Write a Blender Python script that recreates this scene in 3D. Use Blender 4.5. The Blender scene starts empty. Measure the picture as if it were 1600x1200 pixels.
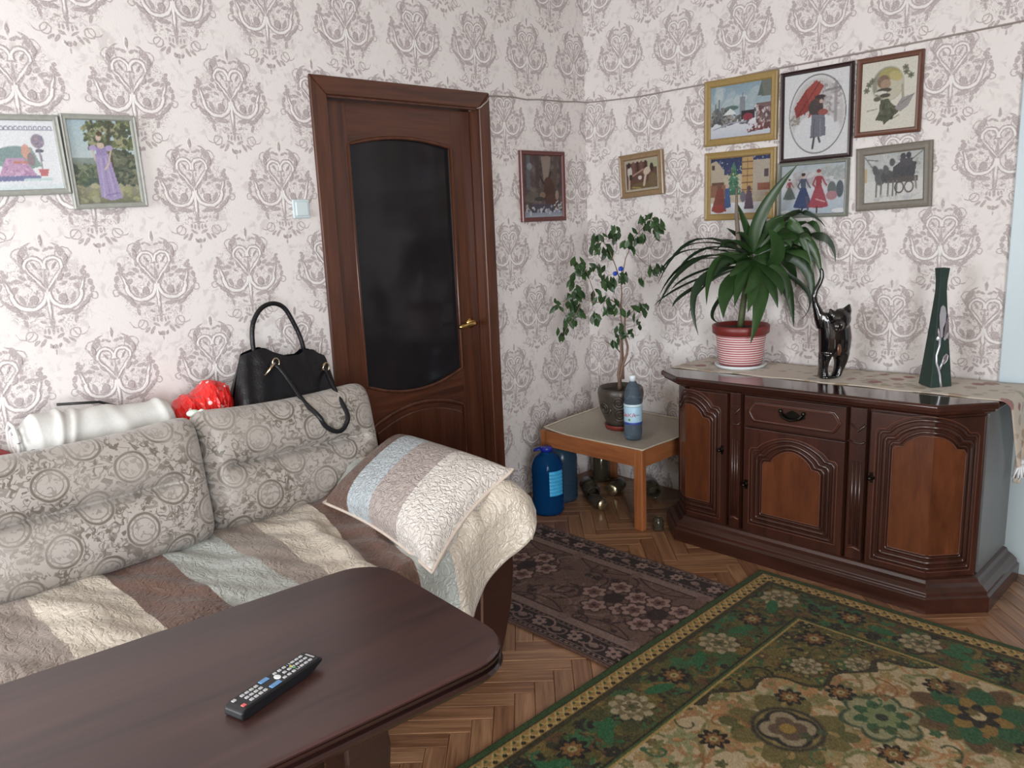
import bpy, math, random
import numpy as np
from mathutils import Vector, Matrix, Euler

random.seed(7)
RNG = np.random.default_rng(11)
SC = bpy.context.scene
COL = SC.collection
rad = math.radians

# ------------------------------------------------------------------ camera
yaw, pitch, roll, FPX = rad(43.99583), rad(-11.52445), rad(-2.39256), 1248.88
CAM = Vector((-3.428, -2.902, 1.43))
fw = Vector((math.sin(yaw)*math.cos(pitch), math.cos(yaw)*math.cos(pitch), math.sin(pitch)))
r0 = Vector((math.cos(yaw), -math.sin(yaw), 0)); u0 = r0.cross(fw)
rr = r0*math.cos(roll) + u0*math.sin(roll); uu = -r0*math.sin(roll) + u0*math.cos(roll)
cd = bpy.data.cameras.new('camera'); cam = bpy.data.objects.new('camera', cd); COL.objects.link(cam)
M3 = Matrix((rr, uu, -fw)).transposed()
cam.matrix_world = Matrix.Translation(CAM) @ M3.to_4x4()
cd.sensor_fit = 'HORIZONTAL'; cd.sensor_width = 36.0; cd.lens = 36.0*FPX/1600.0
cd.clip_start = 0.05; cd.clip_end = 60
SC.camera = cam

# ------------------------------------------------------------------ world, light, exposure
W = bpy.data.worlds.new('world'); SC.world = W; W.use_nodes = True
bg = W.node_tree.nodes['Background']; bg.inputs[0].default_value = (0.80, 0.90, 1.0, 1); bg.inputs[1].default_value = 1.2

def area(name, loc, rot, sx, sy, power, color):
    l = bpy.data.lights.new(name, 'AREA'); l.shape = 'RECTANGLE'; l.size = sx; l.size_y = sy
    l.energy = power; l.color = color
    o = bpy.data.objects.new(name, l); COL.objects.link(o); o.location = loc; o.rotation_euler = rot
    return o
RX0, RY0, CEIL = -5.4, -4.8, 2.72           # room: x RX0..0, y RY0..0
# daylight through the window of the left wall (sits in its opening, shines along +x)
area('daylight_lamp', (RX0-0.02, -1.10, 1.42), (0, rad(-90), 0), 1.55, 1.6, 92, (0.92, 0.96, 1.0))
# added lamp behind the camera, lightens the back wall (shines along +y)
area('daylight_lamp', (-4.55, RY0-0.02, 1.42), (rad(90), 0, 0), 1.5, 1.55, 205, (0.92, 0.96, 1.0))
SC.view_settings.view_transform = 'Standard'; SC.view_settings.look = 'None'
SC.view_settings.gamma = 1.0; SC.view_settings.use_curve_mapping = False
SC.view_settings.exposure = 0.0
SC.cycles.use_denoising = True
SC.cycles.max_bounces = 10; SC.cycles.diffuse_bounces = 5; SC.cycles.glossy_bounces = 4; SC.cycles.transmission_bounces = 8
SC.cycles.sample_clamp_indirect = 6.0
SC.cycles.caustics_reflective = False; SC.cycles.caustics_refractive = False

# ------------------------------------------------------------------ helpers: colour, nodes
def lin(c):
    c = c/255.0
    return c/12.92 if c <= 0.04045 else ((c+0.055)/1.055)**2.4
def C(r, g, b): return (lin(r), lin(g), lin(b), 1.0)

class G:
    """Small wrapper that adds nodes to a material."""
    def __init__(s, name):
        s.mat = bpy.data.materials.new(name); s.mat.use_nodes = True
        s.nt = s.mat.node_tree; s.b = s.nt.nodes['Principled BSDF']
    def n(s, t): return s.nt.nodes.new('ShaderNode'+t)
    def put(s, sock, v):
        if hasattr(v, 'is_linked') or isinstance(v, bpy.types.NodeSocket): s.nt.links.new(v, sock)
        else: sock.default_value = v
    def m(s, op, a, b=None, c=None, clamp=False):
        n = s.n('Math'); n.operation = op; n.use_clamp = clamp
        for i, v in enumerate((a, b, c)):
            if v is not None: s.put(n.inputs[i], v)
        return n.outputs[0]
    def v(s, op, a, b=None):
        n = s.n('VectorMath'); n.operation = op
        s.put(n.inputs[0], a)
        if b is not None: s.put(n.inputs[1], b)
        return n.outputs['Value'] if op in ('LENGTH', 'DOT_PRODUCT', 'DISTANCE') else n.outputs[0]
    def tc(s, which='Object'): return s.n('TexCoord').outputs[which]
    def sep(s, v):
        n = s.n('SeparateXYZ'); s.put(n.inputs[0], v); return n.outputs
    def comb(s, x=0.0, y=0.0, z=0.0):
        n = s.n('CombineXYZ')
        for i, q in enumerate((x, y, z)): s.put(n.inputs[i], q)
        return n.outputs[0]
    def map(s, v, loc=(0, 0, 0), rot=(0, 0, 0), sc=(1, 1, 1), kind='POINT'):
        n = s.n('Mapping'); n.vector_type = kind
        s.put(n.inputs['Vector'], v); n.inputs['Location'].default_value = loc
        n.inputs['Rotation'].default_value = rot; n.inputs['Scale'].default_value = sc
        return n.outputs[0]
    def noise(s, v, scale, detail=2.0, rough=0.5, dist=0.0, out=0):
        n = s.n('TexNoise'); s.put(n.inputs['Vector'], v); n.inputs['Scale'].default_value = scale
        n.inputs['Detail'].default_value = detail; n.inputs['Roughness'].default_value = rough
        n.inputs['Distortion'].default_value = dist
        return n.outputs[out]
    def voro(s, v, scale, feat='F1', out='Distance', rnd=1.0):
        n = s.n('TexVoronoi'); n.feature = feat; s.put(n.inputs['Vector'], v); n.inputs['Scale'].default_value = scale
        n.inputs['Randomness'].default_value = rnd
        return n.outputs[out]
    def wave(s, v, scale, dist=0.0, detail=2.0, dscale=1.0, kind='BANDS', direction='X'):
        n = s.n('TexWave'); n.wave_type = kind
        if kind == 'BANDS': n.bands_direction = direction
        s.put(n.inputs['Vector'], v); n.inputs['Scale'].default_value = scale; n.inputs['Distortion'].default_value = dist
        n.inputs['Detail'].default_value = detail; n.inputs['Detail Scale'].default_value = dscale
        return n.outputs['Fac']
    def ramp(s, f, stops, interp='LINEAR'):
        n = s.n('ValToRGB'); s.put(n.inputs[0], f); e = n.color_ramp; e.interpolation = interp
        while len(e.elements) < len(stops): e.elements.new(0.5)
        for k, (p, c) in zip(e.elements, stops):
            k.position = p; k.color = c if len(c) == 4 else (*c, 1)
        return n.outputs[0]
    def mix(s, f, a, b, kind='MIX'):
        n = s.n('Mix'); n.data_type = 'RGBA'; n.blend_type = kind
        s.put(n.inputs[0], f); s.put(n.inputs[6], a); s.put(n.inputs[7], b)
        return n.outputs[2]
    def rng(s, v, a, b, c=0.0, d=1.0, smooth=True):
        n = s.n('MapRange'); n.interpolation_type = 'SMOOTHSTEP' if smooth else 'LINEAR'
        s.put(n.inputs[0], v)
        for i, q in enumerate((a, b, c, d)): n.inputs[i+1].default_value = q
        return n.outputs[0]
    def bump(s, h, strength=0.3, dist=0.01):
        n = s.n('Bump'); n.inputs['Strength'].default_value = strength; n.inputs['Distance'].default_value = dist
        s.put(n.inputs['Height'], h); s.put(s.b.inputs['Normal'], n.outputs[0])
    def set(s, col=None, rough=None, metal=None, spec=None, **kw):
        if col is not None: s.put(s.b.inputs['Base Color'], col)
        if rough is not None: s.put(s.b.inputs['Roughness'], rough)
        if metal is not None: s.b.inputs['Metallic'].default_value = metal
        if spec is not None: s.b.inputs['Specular IOR Level'].default_value = spec
        for k, v in kw.items(): s.put(s.b.inputs[k.replace('_', ' ')], v)
        return s.mat

def plain(name, col, rough=0.5, metal=0.0, spec=0.5, var=0.08, scale=30.0, bump=0.0, **kw):
    g = G(name); o = g.tc(); f = g.noise(o, scale, 3.0)
    d = tuple(max(0.0, q*(1-var*2)) for q in col[:3]) + (1,); l = tuple(min(1.0, q*(1+var*2)) for q in col[:3]) + (1,)
    if bump: g.bump(g.noise(o, scale*4, 3.0), bump, 0.002)
    return g.set(g.mix(f, d, l), rough, metal, spec, **kw)

def wood(name, dark, light, axis='X', scale=1.0, rough=0.35, streak=14.0, bump=0.05, coat=0.0):
    g = G(name); o = g.tc()
    s = {'X': (0.9, streak, streak), 'Y': (streak, 0.9, streak), 'Z': (streak, streak, 0.9)}[axis]
    v = g.map(o, sc=tuple(q*scale for q in s))
    f = g.noise(v, 1.6, 5.0, 0.62, 0.6); f2 = g.noise(v, 7.0, 3.0, 0.6)
    k = g.m('MULTIPLY_ADD', f2, 0.35, g.m('MULTIPLY', f, 0.75))
    if bump: g.bump(f2, bump, 0.002)
    return g.set(g.ramp(k, [(0.36, dark), (0.72, light)]), rough, 0, 0.5, Coat_Weight=coat, Coat_Roughness=0.15)

# ------------------------------------------------------------------ helpers: mesh
ORG = {}
class MB:
    def __init__(s): s.V = []; s.F = []; s.uv = None; s.mi = []
    def add(s, V, F, m=0):
        k = len(s.V); s.V += [tuple(v) for v in V]; s.F += [tuple(i+k for i in f) for f in F]; s.mi += [m]*len(F)
        return s
    def box(s, x0, x1, y0, y1, z0, z1, m=0):
        V = [(x, y, z) for z in (z0, z1) for y in (y0, y1) for x in (x0, x1)]
        return s.add(V, [(0, 2, 3, 1), (4, 5, 7, 6), (0, 1, 5, 4), (2, 6, 7, 3), (0, 4, 6, 2), (1, 3, 7, 5)], m)
    def prism(s, poly, z0, z1, ax='z', m=0):
        n = len(poly)
        def P(a, b, c): return (a, b, c) if ax == 'z' else ((a, c, b) if ax == 'y' else (c, a, b))
        V = [P(a, b, z0) for a, b in poly] + [P(a, b, z1) for a, b in poly]
        F = [tuple(range(n-1, -1, -1)), tuple(range(n, 2*n))] + [(i, (i+1) % n, n+(i+1) % n, n+i) for i in range(n)]
        return s.add(V, F, m)
    def tiers(s, polys, m=0):
        """stack of (poly, z) rings of equal length, capped"""
        n = len(polys[0][0]); V = []; F = []
        for p, z in polys: V += [(a, b, z) for a, b in p]
        for k in range(len(polys)-1):
            for i in range(n):
                j = (i+1) % n; F.append((k*n+i, k*n+j, (k+1)*n+j, (k+1)*n+i))
        F.append(tuple(range(n-1, -1, -1))); q = (len(polys)-1)*n; F.append(tuple(range(q, q+n)))
        return s.add(V, F, m)
    def lathe(s, prof, n=24, c=(0, 0, 0), m=0, sx=1.0, sy=1.0, mat=None):
        V = []; F = []; k = len(prof)
        for r, z in prof:
            for i in range(n):
                a = 2*math.pi*i/n; p = Vector((r*math.cos(a)*sx, r*math.sin(a)*sy, z))
                if mat is not None: p = mat @ p
                V.append((p[0]+c[0], p[1]+c[1], p[2]+c[2]))
        for j in range(k-1):
            for i in range(n):
                i2 = (i+1) % n; F.append((j*n+i, j*n+i2, (j+1)*n+i2, (j+1)*n+i))
        if prof[0][0] > 1e-5: F.append(tuple(range(n-1, -1, -1)))
        if prof[-1][0] > 1e-5: F.append(tuple(range((k-1)*n, k*n)))
        return s.add(V, F, m)
    def tube(s, pts, r, n=8, closed=False, m=0, flat=1.0):
        P = [Vector(p) for p in pts]; k = len(P)
        R = list(r) if isinstance(r, (list, tuple)) else [r]*k
        V = []; F = []; up = None
        for i in range(k):
            a = P[(i-1) % k] if (closed or i > 0) else P[i]; b = P[(i+1) % k] if (closed or i < k-1) else P[i]
            t = (b-a).normalized() if (b-a).length > 1e-9 else Vector((0, 0, 1))
            if up is None:
                up = Vector((0, 0, 1)) if abs(t.z) < 0.9 else Vector((1, 0, 0))
            side = t.cross(up)
            if side.length < 1e-6: side = t.cross(Vector((0.3, 1, 0.2)))
            side.normalize(); up = side.cross(t).normalized()
            for j in range(n):
                an = 2*math.pi*j/n
                V.append(P[i] + side*(math.cos(an)*R[i]) + up*(math.sin(an)*R[i]*flat))
        for i in range(k if closed else k-1):
            i2 = (i+1) % k
            for j in range(n):
                j2 = (j+1) % n; F.append((i*n+j, i*n+j2, i2*n+j2, i2*n+j))
        if not closed: F.append(tuple(range(n-1, -1, -1))); F.append(tuple(range((k-1)*n, k*n)))
        return s.add(V, F, m)
    def grid(s, fn, nu, nv, m=0, flip=False, uvfn=None):
        V = [fn(i/(nu-1), j/(nv-1)) for j in range(nv) for i in range(nu)]
        F = []
        for j in range(nv-1):
            for i in range(nu-1):
                q = (j*nu+i, j*nu+i+1, (j+1)*nu+i+1, (j+1)*nu+i)
                F.append(q[::-1] if flip else q)
        if uvfn:
            if s.uv is None: s.uv = {}
            k = len(s.V)
            for j in range(nv):
                for i in range(nu): s.uv[k+j*nu+i] = uvfn(i/(nu-1), j/(nv-1))
        return s.add(V, F, m)
    def ball(s, c, rx, ry, rz, n=16, k=10, m=0):
        prof = [(max(1e-6, math.sin(math.pi*i/k)), -math.cos(math.pi*i/k)) for i in range(k+1)]
        return s.lathe([(p*1.0, z*rz) for p, z in prof], n, c, m, rx, ry)
    def mesh(s, name, org=Vector((0, 0, 0))):
        me = bpy.data.meshes.new(name)
        me.from_pydata([(v[0]-org[0], v[1]-org[1], v[2]-org[2]) for v in s.V], [], s.F)
        if any(s.mi): me.polygons.foreach_set('material_index', s.mi)
        if s.uv is not None:
            ul = me.uv_layers.new(name='map')
            li = np.zeros(len(me.loops), dtype=np.int32); me.loops.foreach_get('vertex_index', li)
            arr = np.zeros((len(s.V), 2)); 
            for k, q in s.uv.items(): arr[k] = q
            ul.data.foreach_set('uv', arr[li].ravel())
        me.update(); return me
    def build(s, name, mat, parent=None, smooth=False, bevel=0.0, seg=2, loc=None, sub=0, sharp=None):
        org = ORG[parent.name] if parent is not None else Vector(loc if loc is not None else (0, 0, 0))
        me = s.mesh(name, org)
        for q in (mat if isinstance(mat, (list, tuple)) else [mat]): me.materials.append(q)
        if smooth: me.polygons.foreach_set('use_smooth', [True]*len(me.polygons))
        o = bpy.data.objects.new(name, me); COL.objects.link(o)
        ORG[o.name] = org
        if parent is not None: o.parent = parent
        else: o.location = org
        if bevel:
            b = o.modifiers.new('bevel', 'BEVEL'); b.width = bevel; b.segments = seg; b.limit_method = 'ANGLE'; b.angle_limit = rad(35)
            b.harden_normals = False
        if sub:
            q = o.modifiers.new('sub', 'SUBSURF'); q.levels = sub; q.render_levels = sub
        return o

def tag(o, label=None, cat=None, group=None, kind=None):
    if label: o['label'] = label
    if cat: o['category'] = cat
    if group: o['group'] = group
    if kind: o['kind'] = kind
    return o
def thing(name, loc, label, cat, group=None, rot=None, local=False):
    o = bpy.data.objects.new(name, None); COL.objects.link(o); o.location = loc
    o.empty_display_size = 0.05
    if rot: o.rotation_euler = rot
    ORG[o.name] = Vector((0, 0, 0)) if (local or rot) else Vector(loc)
    return tag(o, label, cat, group)
def attr_mesh(name, P, nu, nv, colors, mat, parent=None, loc=(0, 0, 0), sides=0.0):
    """regular grid of points P (nv,nu,3) with a colour attribute (sRGB 0..1)"""
    org = ORG[parent.name] if parent is not None else Vector(loc)
    P = P.reshape(-1, 3) - np.array(org)
    i, j = np.meshgrid(np.arange(nu-1), np.arange(nv-1))
    q = (j*nu+i).ravel()
    F = np.stack([q, q+1, q+nu+1, q+nu], 1).astype(np.int32)
    me = bpy.data.meshes.new(name)
    me.vertices.add(len(P)); me.vertices.foreach_set('co', P.ravel().astype(np.float32))
    me.loops.add(F.size); me.loops.foreach_set('vertex_index', F.ravel())
    me.polygons.add(len(F)); me.polygons.foreach_set('loop_start', np.arange(0, F.size, 4, dtype=np.int32))
    me.update(calc_edges=True); me.validate()
    c = np.clip(colors.reshape(-1, 3), 0, 1)
    l = np.where(c <= 0.04045, c/12.92, ((c+0.055)/1.055)**2.4)
    at = me.color_attributes.new('Col', 'FLOAT_COLOR', 'POINT')
    at.data.foreach_set('color', np.concatenate([l, np.ones((len(l), 1))], 1).ravel().astype(np.float32))
    me.materials.append(mat)
    o = bpy.data.objects.new(name, me); COL.objects.link(o); ORG[o.name] = org
    if parent is not None: o.parent = parent
    else: o.location = org
    return o
def attr_mat(name, rough=0.8, bump=0.0, bscale=300.0, spec=0.3, sheen=0.0):
    g = G(name); n = g.n('VertexColor'); n.layer_name = 'Col'
    f = g.noise(g.tc(), bscale, 2.0)
    col = g.mix(g.m('MULTIPLY', f, 0.25), n.outputs[0], (0.0, 0.0, 0.0, 1))
    if bump: g.bump(f, bump, 0.004)
    return g.set(col, rough, 0, spec, Sheen_Weight=sheen)

class Paint:
    """numpy canvas, x right 0..w, y up 0..h, colours 0..255"""
    def __init__(s, w, h, nx, ny, bg):
        s.w, s.h, s.nx, s.ny = w, h, nx, ny
        s.X, s.Y = np.meshgrid(np.linspace(0, w, nx), np.linspace(0, h, ny))
        s.A = np.zeros((ny, nx, 3)); s.A[:] = np.array(bg)/255.0
    def win(s, x0, x1, y0, y1):
        i0 = max(0, int((x0)/s.w*(s.nx-1))-1); i1 = min(s.nx, int(x1/s.w*(s.nx-1))+3)
        j0 = max(0, int((y0)/s.h*(s.ny-1))-1); j1 = min(s.ny, int(y1/s.h*(s.ny-1))+3)
        return slice(j0, max(j0, j1)), slice(i0, max(i0, i1))
    def put(s, sl, mask, col, a=1.0):
        q = s.A[sl]; k = (mask*a)[..., None]; s.A[sl] = q*(1-k)+np.array(col)/255.0*k
    def ell(s, x, y, a, b, col, rot=0.0, al=1.0, soft=0.12):
        R = max(a, b)*1.2; sl = s.win(x-R, x+R, y-R, y+R); X = s.X[sl]-x; Y = s.Y[sl]-y
        if X.size == 0: return
        c, n = math.cos(rot), math.sin(rot); d = np.hypot((X*c+Y*n)/a, (-X*n+Y*c)/b)
        s.put(sl, np.clip((1-d)/soft, 0, 1), col, al)
    def ring(s, x, y, a, b, t, col, al=1.0):
        R = max(a, b)+t; sl = s.win(x-R, x+R, y-R, y+R); X = s.X[sl]-x; Y = s.Y[sl]-y
        if X.size == 0: return
        d = (np.hypot(X/a, Y/b)-1)*min(a, b); s.put(sl, np.clip((t-abs(d))/(t*0.5), 0, 1), col, al)
    def poly(s, pts, col, al=1.0):
        P = np.array(pts, float); sl = s.win(P[:, 0].min(), P[:, 0].max(), P[:, 1].min(), P[:, 1].max())
        X = s.X[sl]; Y = s.Y[sl]
        if X.size == 0: return
        ins = np.zeros(X.shape, bool); n = len(P)
        for i in range(n):
            x1, y1 = P[i]; x2, y2 = P[(i+1) % n]
            if y1 == y2: continue
            c = ((y1 > Y) != (y2 > Y)) & (X < (x2-x1)*(Y-y1)/(y2-y1)+x1); ins ^= c
        s.put(sl, ins.astype(float), col, al)
    def rect(s, x0, x1, y0, y1, col, al=1.0): s.poly([(x0, y0), (x1, y0), (x1, y1), (x0, y1)], col, al)
    def line(s, pts, t, col, al=1.0):
        P = np.array(pts, float); sl = s.win(P[:, 0].min()-t, P[:, 0].max()+t, P[:, 1].min()-t, P[:, 1].max()+t)
        X = s.X[sl]; Y = s.Y[sl]
        if X.size == 0: return
        d = np.full(X.shape, 1e9)
        for (x1, y1), (x2, y2) in zip(P[:-1], P[1:]):
            dx, dy = x2-x1, y2-y1; L = dx*dx+dy*dy+1e-12
            k = np.clip(((X-x1)*dx+(Y-y1)*dy)/L, 0, 1); d = np.minimum(d, np.hypot(X-x1-k*dx, Y-y1-k*dy))
        s.put(sl, np.clip((t-d)/(t*0.5)+0.0, 0, 1), col, al)
    def petals(s, x, y, r, n, col, wide=0.28, rot=0.0, inner=0.55, al=1.0):
        for k in range(n):
            a = rot+2*math.pi*k/n; s.ell(x+math.cos(a)*r*inner, y+math.sin(a)*r*inner, r*(1-inner)*1.05, r*wide, col, a, al)
    def speck(s, n, cols, r0, r1, region=None, al=1.0, rs=None):
        g = rs or RNG; x0, x1, y0, y1 = region or (0, s.w, 0, s.h)
        for _ in range(n):
            r = g.uniform(r0, r1); s.ell(g.uniform(x0, x1), g.uniform(y0, y1), r, r*g.uniform(0.35, 0.8), cols[g.integers(len(cols))], g.uniform(0, 3.14), al)
    def grad(s, y0, y1, ca, cb):
        k = np.clip((s.Y-y0)/(y1-y0), 0, 1)[..., None]; m = (s.Y >= y0) & (s.Y <= y1)
        s.A[m] = ((1-k)*np.array(ca)/255.0+k*np.array(cb)/255.0)[m]
    def grain(s, amt=0.03): s.A += RNG.normal(0, amt, s.A.shape[:2])[..., None]

# ------------------------------------------------------------------ the room
def wallpaper(name, axis, u0, base, motif):
    """damask paper: a mirrored motif of ellipses and rings on a half-drop lattice, slightly embossed"""
    g = G(name); o = g.tc(); s = g.sep(o)
    P, Q = 0.34795, 0.6330; ztip = 1.447
    warp = g.noise(o, 55.0, 2.0, out=1)
    w = g.sep(g.v('SUBTRACT', warp, (0.5, 0.5, 0.5)))
    U = g.m('MULTIPLY_ADD', s[axis], 1/P, -u0/P); V = g.m('MULTIPLY_ADD', s[2], 1/Q, -(ztip-0.3*Q)/Q)
    cu = lambda k: g.m('SUBTRACT', g.m('FRACT', g.m('ADD', U, k)), 0.5)
    cv = lambda k: g.m('SUBTRACT', g.m('FRACT', g.m('ADD', V, k)), 0.5)
    ax, ay = g.m('ABSOLUTE', cu(0.5)), cv(0.5); bx, by = g.m('ABSOLUTE', cu(0.0)), cv(0.0)
    first = g.m('LESS_THAN', g.m('ADD', ax, g.m('ABSOLUTE', ay)), 0.5)
    sel = lambda p, q: g.m('ADD', g.m('MULTIPLY', p, first), g.m('MULTIPLY', q, g.m('SUBTRACT', 1.0, first)))
    px = g.m('MULTIPLY_ADD', w[0], 0.9, g.m('MULTIPLY', sel(ax, bx), P*100))
    py = g.m('MULTIPLY_ADD', w[1], 0.9, g.m('MULTIPLY', sel(ay, by), Q*100))
    p = g.comb(px, py, 0.0)
    fills = [(0,17.2,.55,1.7,0),(1.3,14.5,1.0,.5,20),(2.9,14.9,.9,.5,-20),(5.5,13.6,1.2,2.4,35),(6.5,11.5,.8,1.5,-10),
        (4.2,16.0,1.5,.3,-25),(2.9,9.3,.45,1.35,-35),(1.5,11.2,.9,.4,35),(0,8.2,.4,1.3,0),(6.1,8.4,.8,1.4,20),(1.9,3.0,.65,2.6,-28),
        (4.1,5.4,.8,1.5,-40),(6.6,5.9,1.3,.7,30),(8.3,4.8,1.6,.7,10),(9.2,2.2,1.4,.95,-35),(11.4,6.6,1.1,1.1,0),(12.5,5.3,.9,.7,0),
        (11.8,8.1,.8,.6,30),(13.2,3.2,.8,1.3,20),(13.5,.9,.7,1.2,-20),(4.2,-1.4,1.4,1.5,0),(5.2,-2.5,.9,.8,0),(7.4,-1.2,.75,1.9,-25),
        (10.4,-3.6,2.6,.75,38),(12.3,-1.7,1.5,.6,35),(4.4,-5.9,2.8,.8,8),(8.2,-5.9,2.0,.85,30),(7.4,-8.4,.6,1.5,-15),(0,-8.9,.95,.7,0),
        (2.6,-8.6,1.0,.45,20),(0,-10.3,2.1,.28,0),(0,-11.9,.5,1.1,0),(1.35,-11.8,.42,.95,0),(2.5,-11.6,.4,.85,10),(1.9,-13.5,1.4,.5,30),
        (3.4,-15.3,.6,1.6,35),(5.2,-15.1,.55,1.3,50),(0,-16.8,.95,.85,0),(1.3,-16.6,.5,.75,-30),(0,-18.7,.27,.9,0),(9.9,.1,.5,1.0,30)]
    fills += [(3.9,7.0,.45,1.2,-38),(5.3,3.4,.5,1.0,-60),(10.2,4.6,1.0,.45,40),(11.0,.4,.5,1.2,-30),(1.1,6.6,.35,.9,-15),(3.0,.9,.4,1.1,20)]
    low = 99.0
    # (cx, cy, r, half width, lowest y, highest y): pieces of rings
    lines = [(6.5,-12.9,1.6,.22,-99,99),(13.9,-1.3,1.1,.2,-99,99),(8.4,-11.2,2.6,.2,-99,-11.6),(6.2,12.6,2.4,.2,12.4,99)]
    whites = [(5.3,.6,4.9,.50,-99,.9),(2.8,9.2,2.6,.38,8.3,99)]
    bands = [(2.75,5.0,.34,3.9,-37),(0,-2.6,.42,4.6,0),(10.6,2.2,.32,2.0,-18)]
    def el(cx, cy, a, b, r, z):
        d = g.v('LENGTH', g.map(g.comb(px, py, z), (cx, cy, 0), (0, 0, rad(r)), (a, b, 1e7), 'TEXTURE'))
        return g.m('MULTIPLY_ADD', d, -min(a, b), min(a, b))
    def rg(cx, cy, r, t, lo, hi, z):
        d = g.v('LENGTH', g.map(g.comb(px, py, z), (cx, cy, 0), (0, 0, 0), (r, r, 1e7), 'TEXTURE'))
        q = g.m('MULTIPLY_ADD', g.m('ABSOLUTE', g.m('SUBTRACT', d, 1.0)), -r, t)
        if lo > -90: q = g.m('MINIMUM', q, g.m('SUBTRACT', py, lo))
        if hi < 90: q = g.m('MINIMUM', q, g.m('SUBTRACT', hi, py))
        return q
    # the running result rides along as a scaled-away z, so the shader compiler works the chain one shape at a time
    f = -5.0
    for q in fills: f = g.m('MAXIMUM', f, el(*q, f))
    for q in lines: f = g.m('MAXIMUM', f, rg(*q, f))
    wl = -5.0
    for q in whites: wl = g.m('MAXIMUM', wl, rg(*q, wl))
    for q in bands: wl = g.m('MAXIMUM', wl, el(*q, wl))
    f = g.m('MAXIMUM', f, g.m('SUBTRACT', 0.25, g.m('ABSOLUTE', g.m('ADD', wl, 0.25))))
    body = g.m('SUBTRACT', 1.0, g.v('LENGTH', g.map(p, (3.8, 1.0, 0), (0, 0, 0), (10.5, 15.0, 1), 'TEXTURE')))
    mf = g.rng(f, -0.12, 0.12); mw = g.rng(wl, -0.05, 0.18)
    vein = g.noise(o, 210.0, 1.0); blot = g.noise(o, 16.0, 2.0)
    mf = g.m('MULTIPLY', mf, g.rng(vein, 0.30, 0.48, 0.35, 1.0))
    # fine scroll filling between the big leaves of the motif
    scr = g.m('ABSOLUTE', g.m('SUBTRACT', g.noise(o, 62.0, 1.0, 0.5, 1.2), 0.5))
    scr = g.m('MULTIPLY', g.rng(scr, 0.01, 0.05, 1.0, 0.0), g.rng(body, 0.0, 0.25, 0.0, 0.8))
    k = g.m('MULTIPLY', g.m('MAXIMUM', mf, scr), g.m('SUBTRACT', 1.0, mw))
    # pale ghost leaves between the motifs
    gh = g.m('MULTIPLY', g.rng(g.noise(o, 24.0, 2.0, 0.5, 1.5), 0.49, 0.60), 0.34)
    k = g.m('MAXIMUM', k, g.m('MULTIPLY', gh, g.rng(blot, 0.42, 0.6)))
    c = g.mix(k, base, motif); c = g.mix(g.m('MULTIPLY', mw, 0.35), c, (0.86, 0.85, 0.85, 1))
    # relief: only the bands and the largest leaves are pressed into the paper
    rl = wl
    for q in [fills[0], fills[4], fills[6], fills[11], fills[20], fills[23], fills[25], fills[38]]: rl = g.m('MAXIMUM', rl, el(*q, rl))
    h = g.m('MULTIPLY_ADD', g.noise(o, 200.0, 2.0, 0.6), 0.35, g.rng(rl, -0.25, 0.25))
    g.bump(h, 0.5, 0.0035)
    return g.set(c, 0.5, 0, 0.35)

PAPER, PRINT = C(224, 219, 217), C(174, 164, 164)
MAT_WALL_A = wallpaper('wallpaper_damask_along_x', 0, -2.343, PAPER, PRINT)
MAT_WALL_B = wallpaper('wallpaper_damask_along_y', 1, -1.804, PAPER, PRINT)
MAT_PLASTER = plain('beige_plaster', C(186, 176, 162), 0.9, var=0.02)
MAT_FARWALL = plain('brown_papered_far_wall', C(150, 136, 122), 0.9, var=0.05)
MAT_PAINT = plain('white_gloss_paint', C(190, 206, 213), 0.35, var=0.01)
DOOR_D, DOOR_L = C(58, 31, 20), C(97, 56, 38)
MAT_DOOR_V = wood('door_wood_upright', DOOR_D, DOOR_L, 'Z', 1.0, 0.33, 16.0, 0.03, 0.25)
MAT_DOOR_H = wood('door_wood_crosswise', DOOR_D, DOOR_L, 'X', 1.0, 0.33, 16.0, 0.03, 0.25)

DX0, DX1, DTOP = -1.602, -0.776, 1.957      # door opening in the back wall
b = MB()
b.add([(RX0, 0, -.06), (DX0, 0, -.06), (DX0, 0, CEIL), (RX0, 0, CEIL)], [(0, 1, 2, 3)])
b.add([(DX1, 0, -.06), (0, 0, -.06), (0, 0, CEIL), (DX1, 0, CEIL)], [(0, 1, 2, 3)])
b.add([(DX0, 0, DTOP), (DX1, 0, DTOP), (DX1, 0, CEIL), (DX0, 0, CEIL)], [(0, 1, 2, 3)])
tag(b.build('wall_back', MAT_WALL_A), kind='structure')
b = MB(); b.add([(0, 0, -.06), (0, RY0, -.06), (0, RY0, CEIL), (0, 0, CEIL)], [(0, 1, 2, 3)])
tag(b.build('wall_right', MAT_WALL_B), kind='structure')
b = MB(); WY0, WY1, WZ0, WZ1 = -1.90, -0.30, 0.64, 2.20
for (y0, y1, z0, z1) in ((RY0, WY0, -.06, CEIL), (WY1, 0, -.06, CEIL), (WY0, WY1, -.06, WZ0), (WY0, WY1, WZ1, CEIL)):
    b.add([(RX0, y0, z0), (RX0, y1, z0), (RX0, y1, z1), (RX0, y0, z1)], [(0, 1, 2, 3)])
for (y0, y1, z0, z1) in ((WY0, WY0, WZ0, WZ1), (WY1, WY1, WZ0, WZ1)):
    b.add([(RX0, y0, z0), (RX0-0.25, y0, z0), (RX0-0.25, y0, z1), (RX0, y0, z1)], [(0, 1, 2, 3)])
for z in (WZ0, WZ1):
    b.add([(RX0, WY0, z), (RX0-0.25, WY0, z), (RX0-0.25, WY1, z), (RX0, WY1, z)], [(0, 1, 2, 3)])
tag(b.build('wall_left', MAT_PLASTER), kind='structure')
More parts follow.
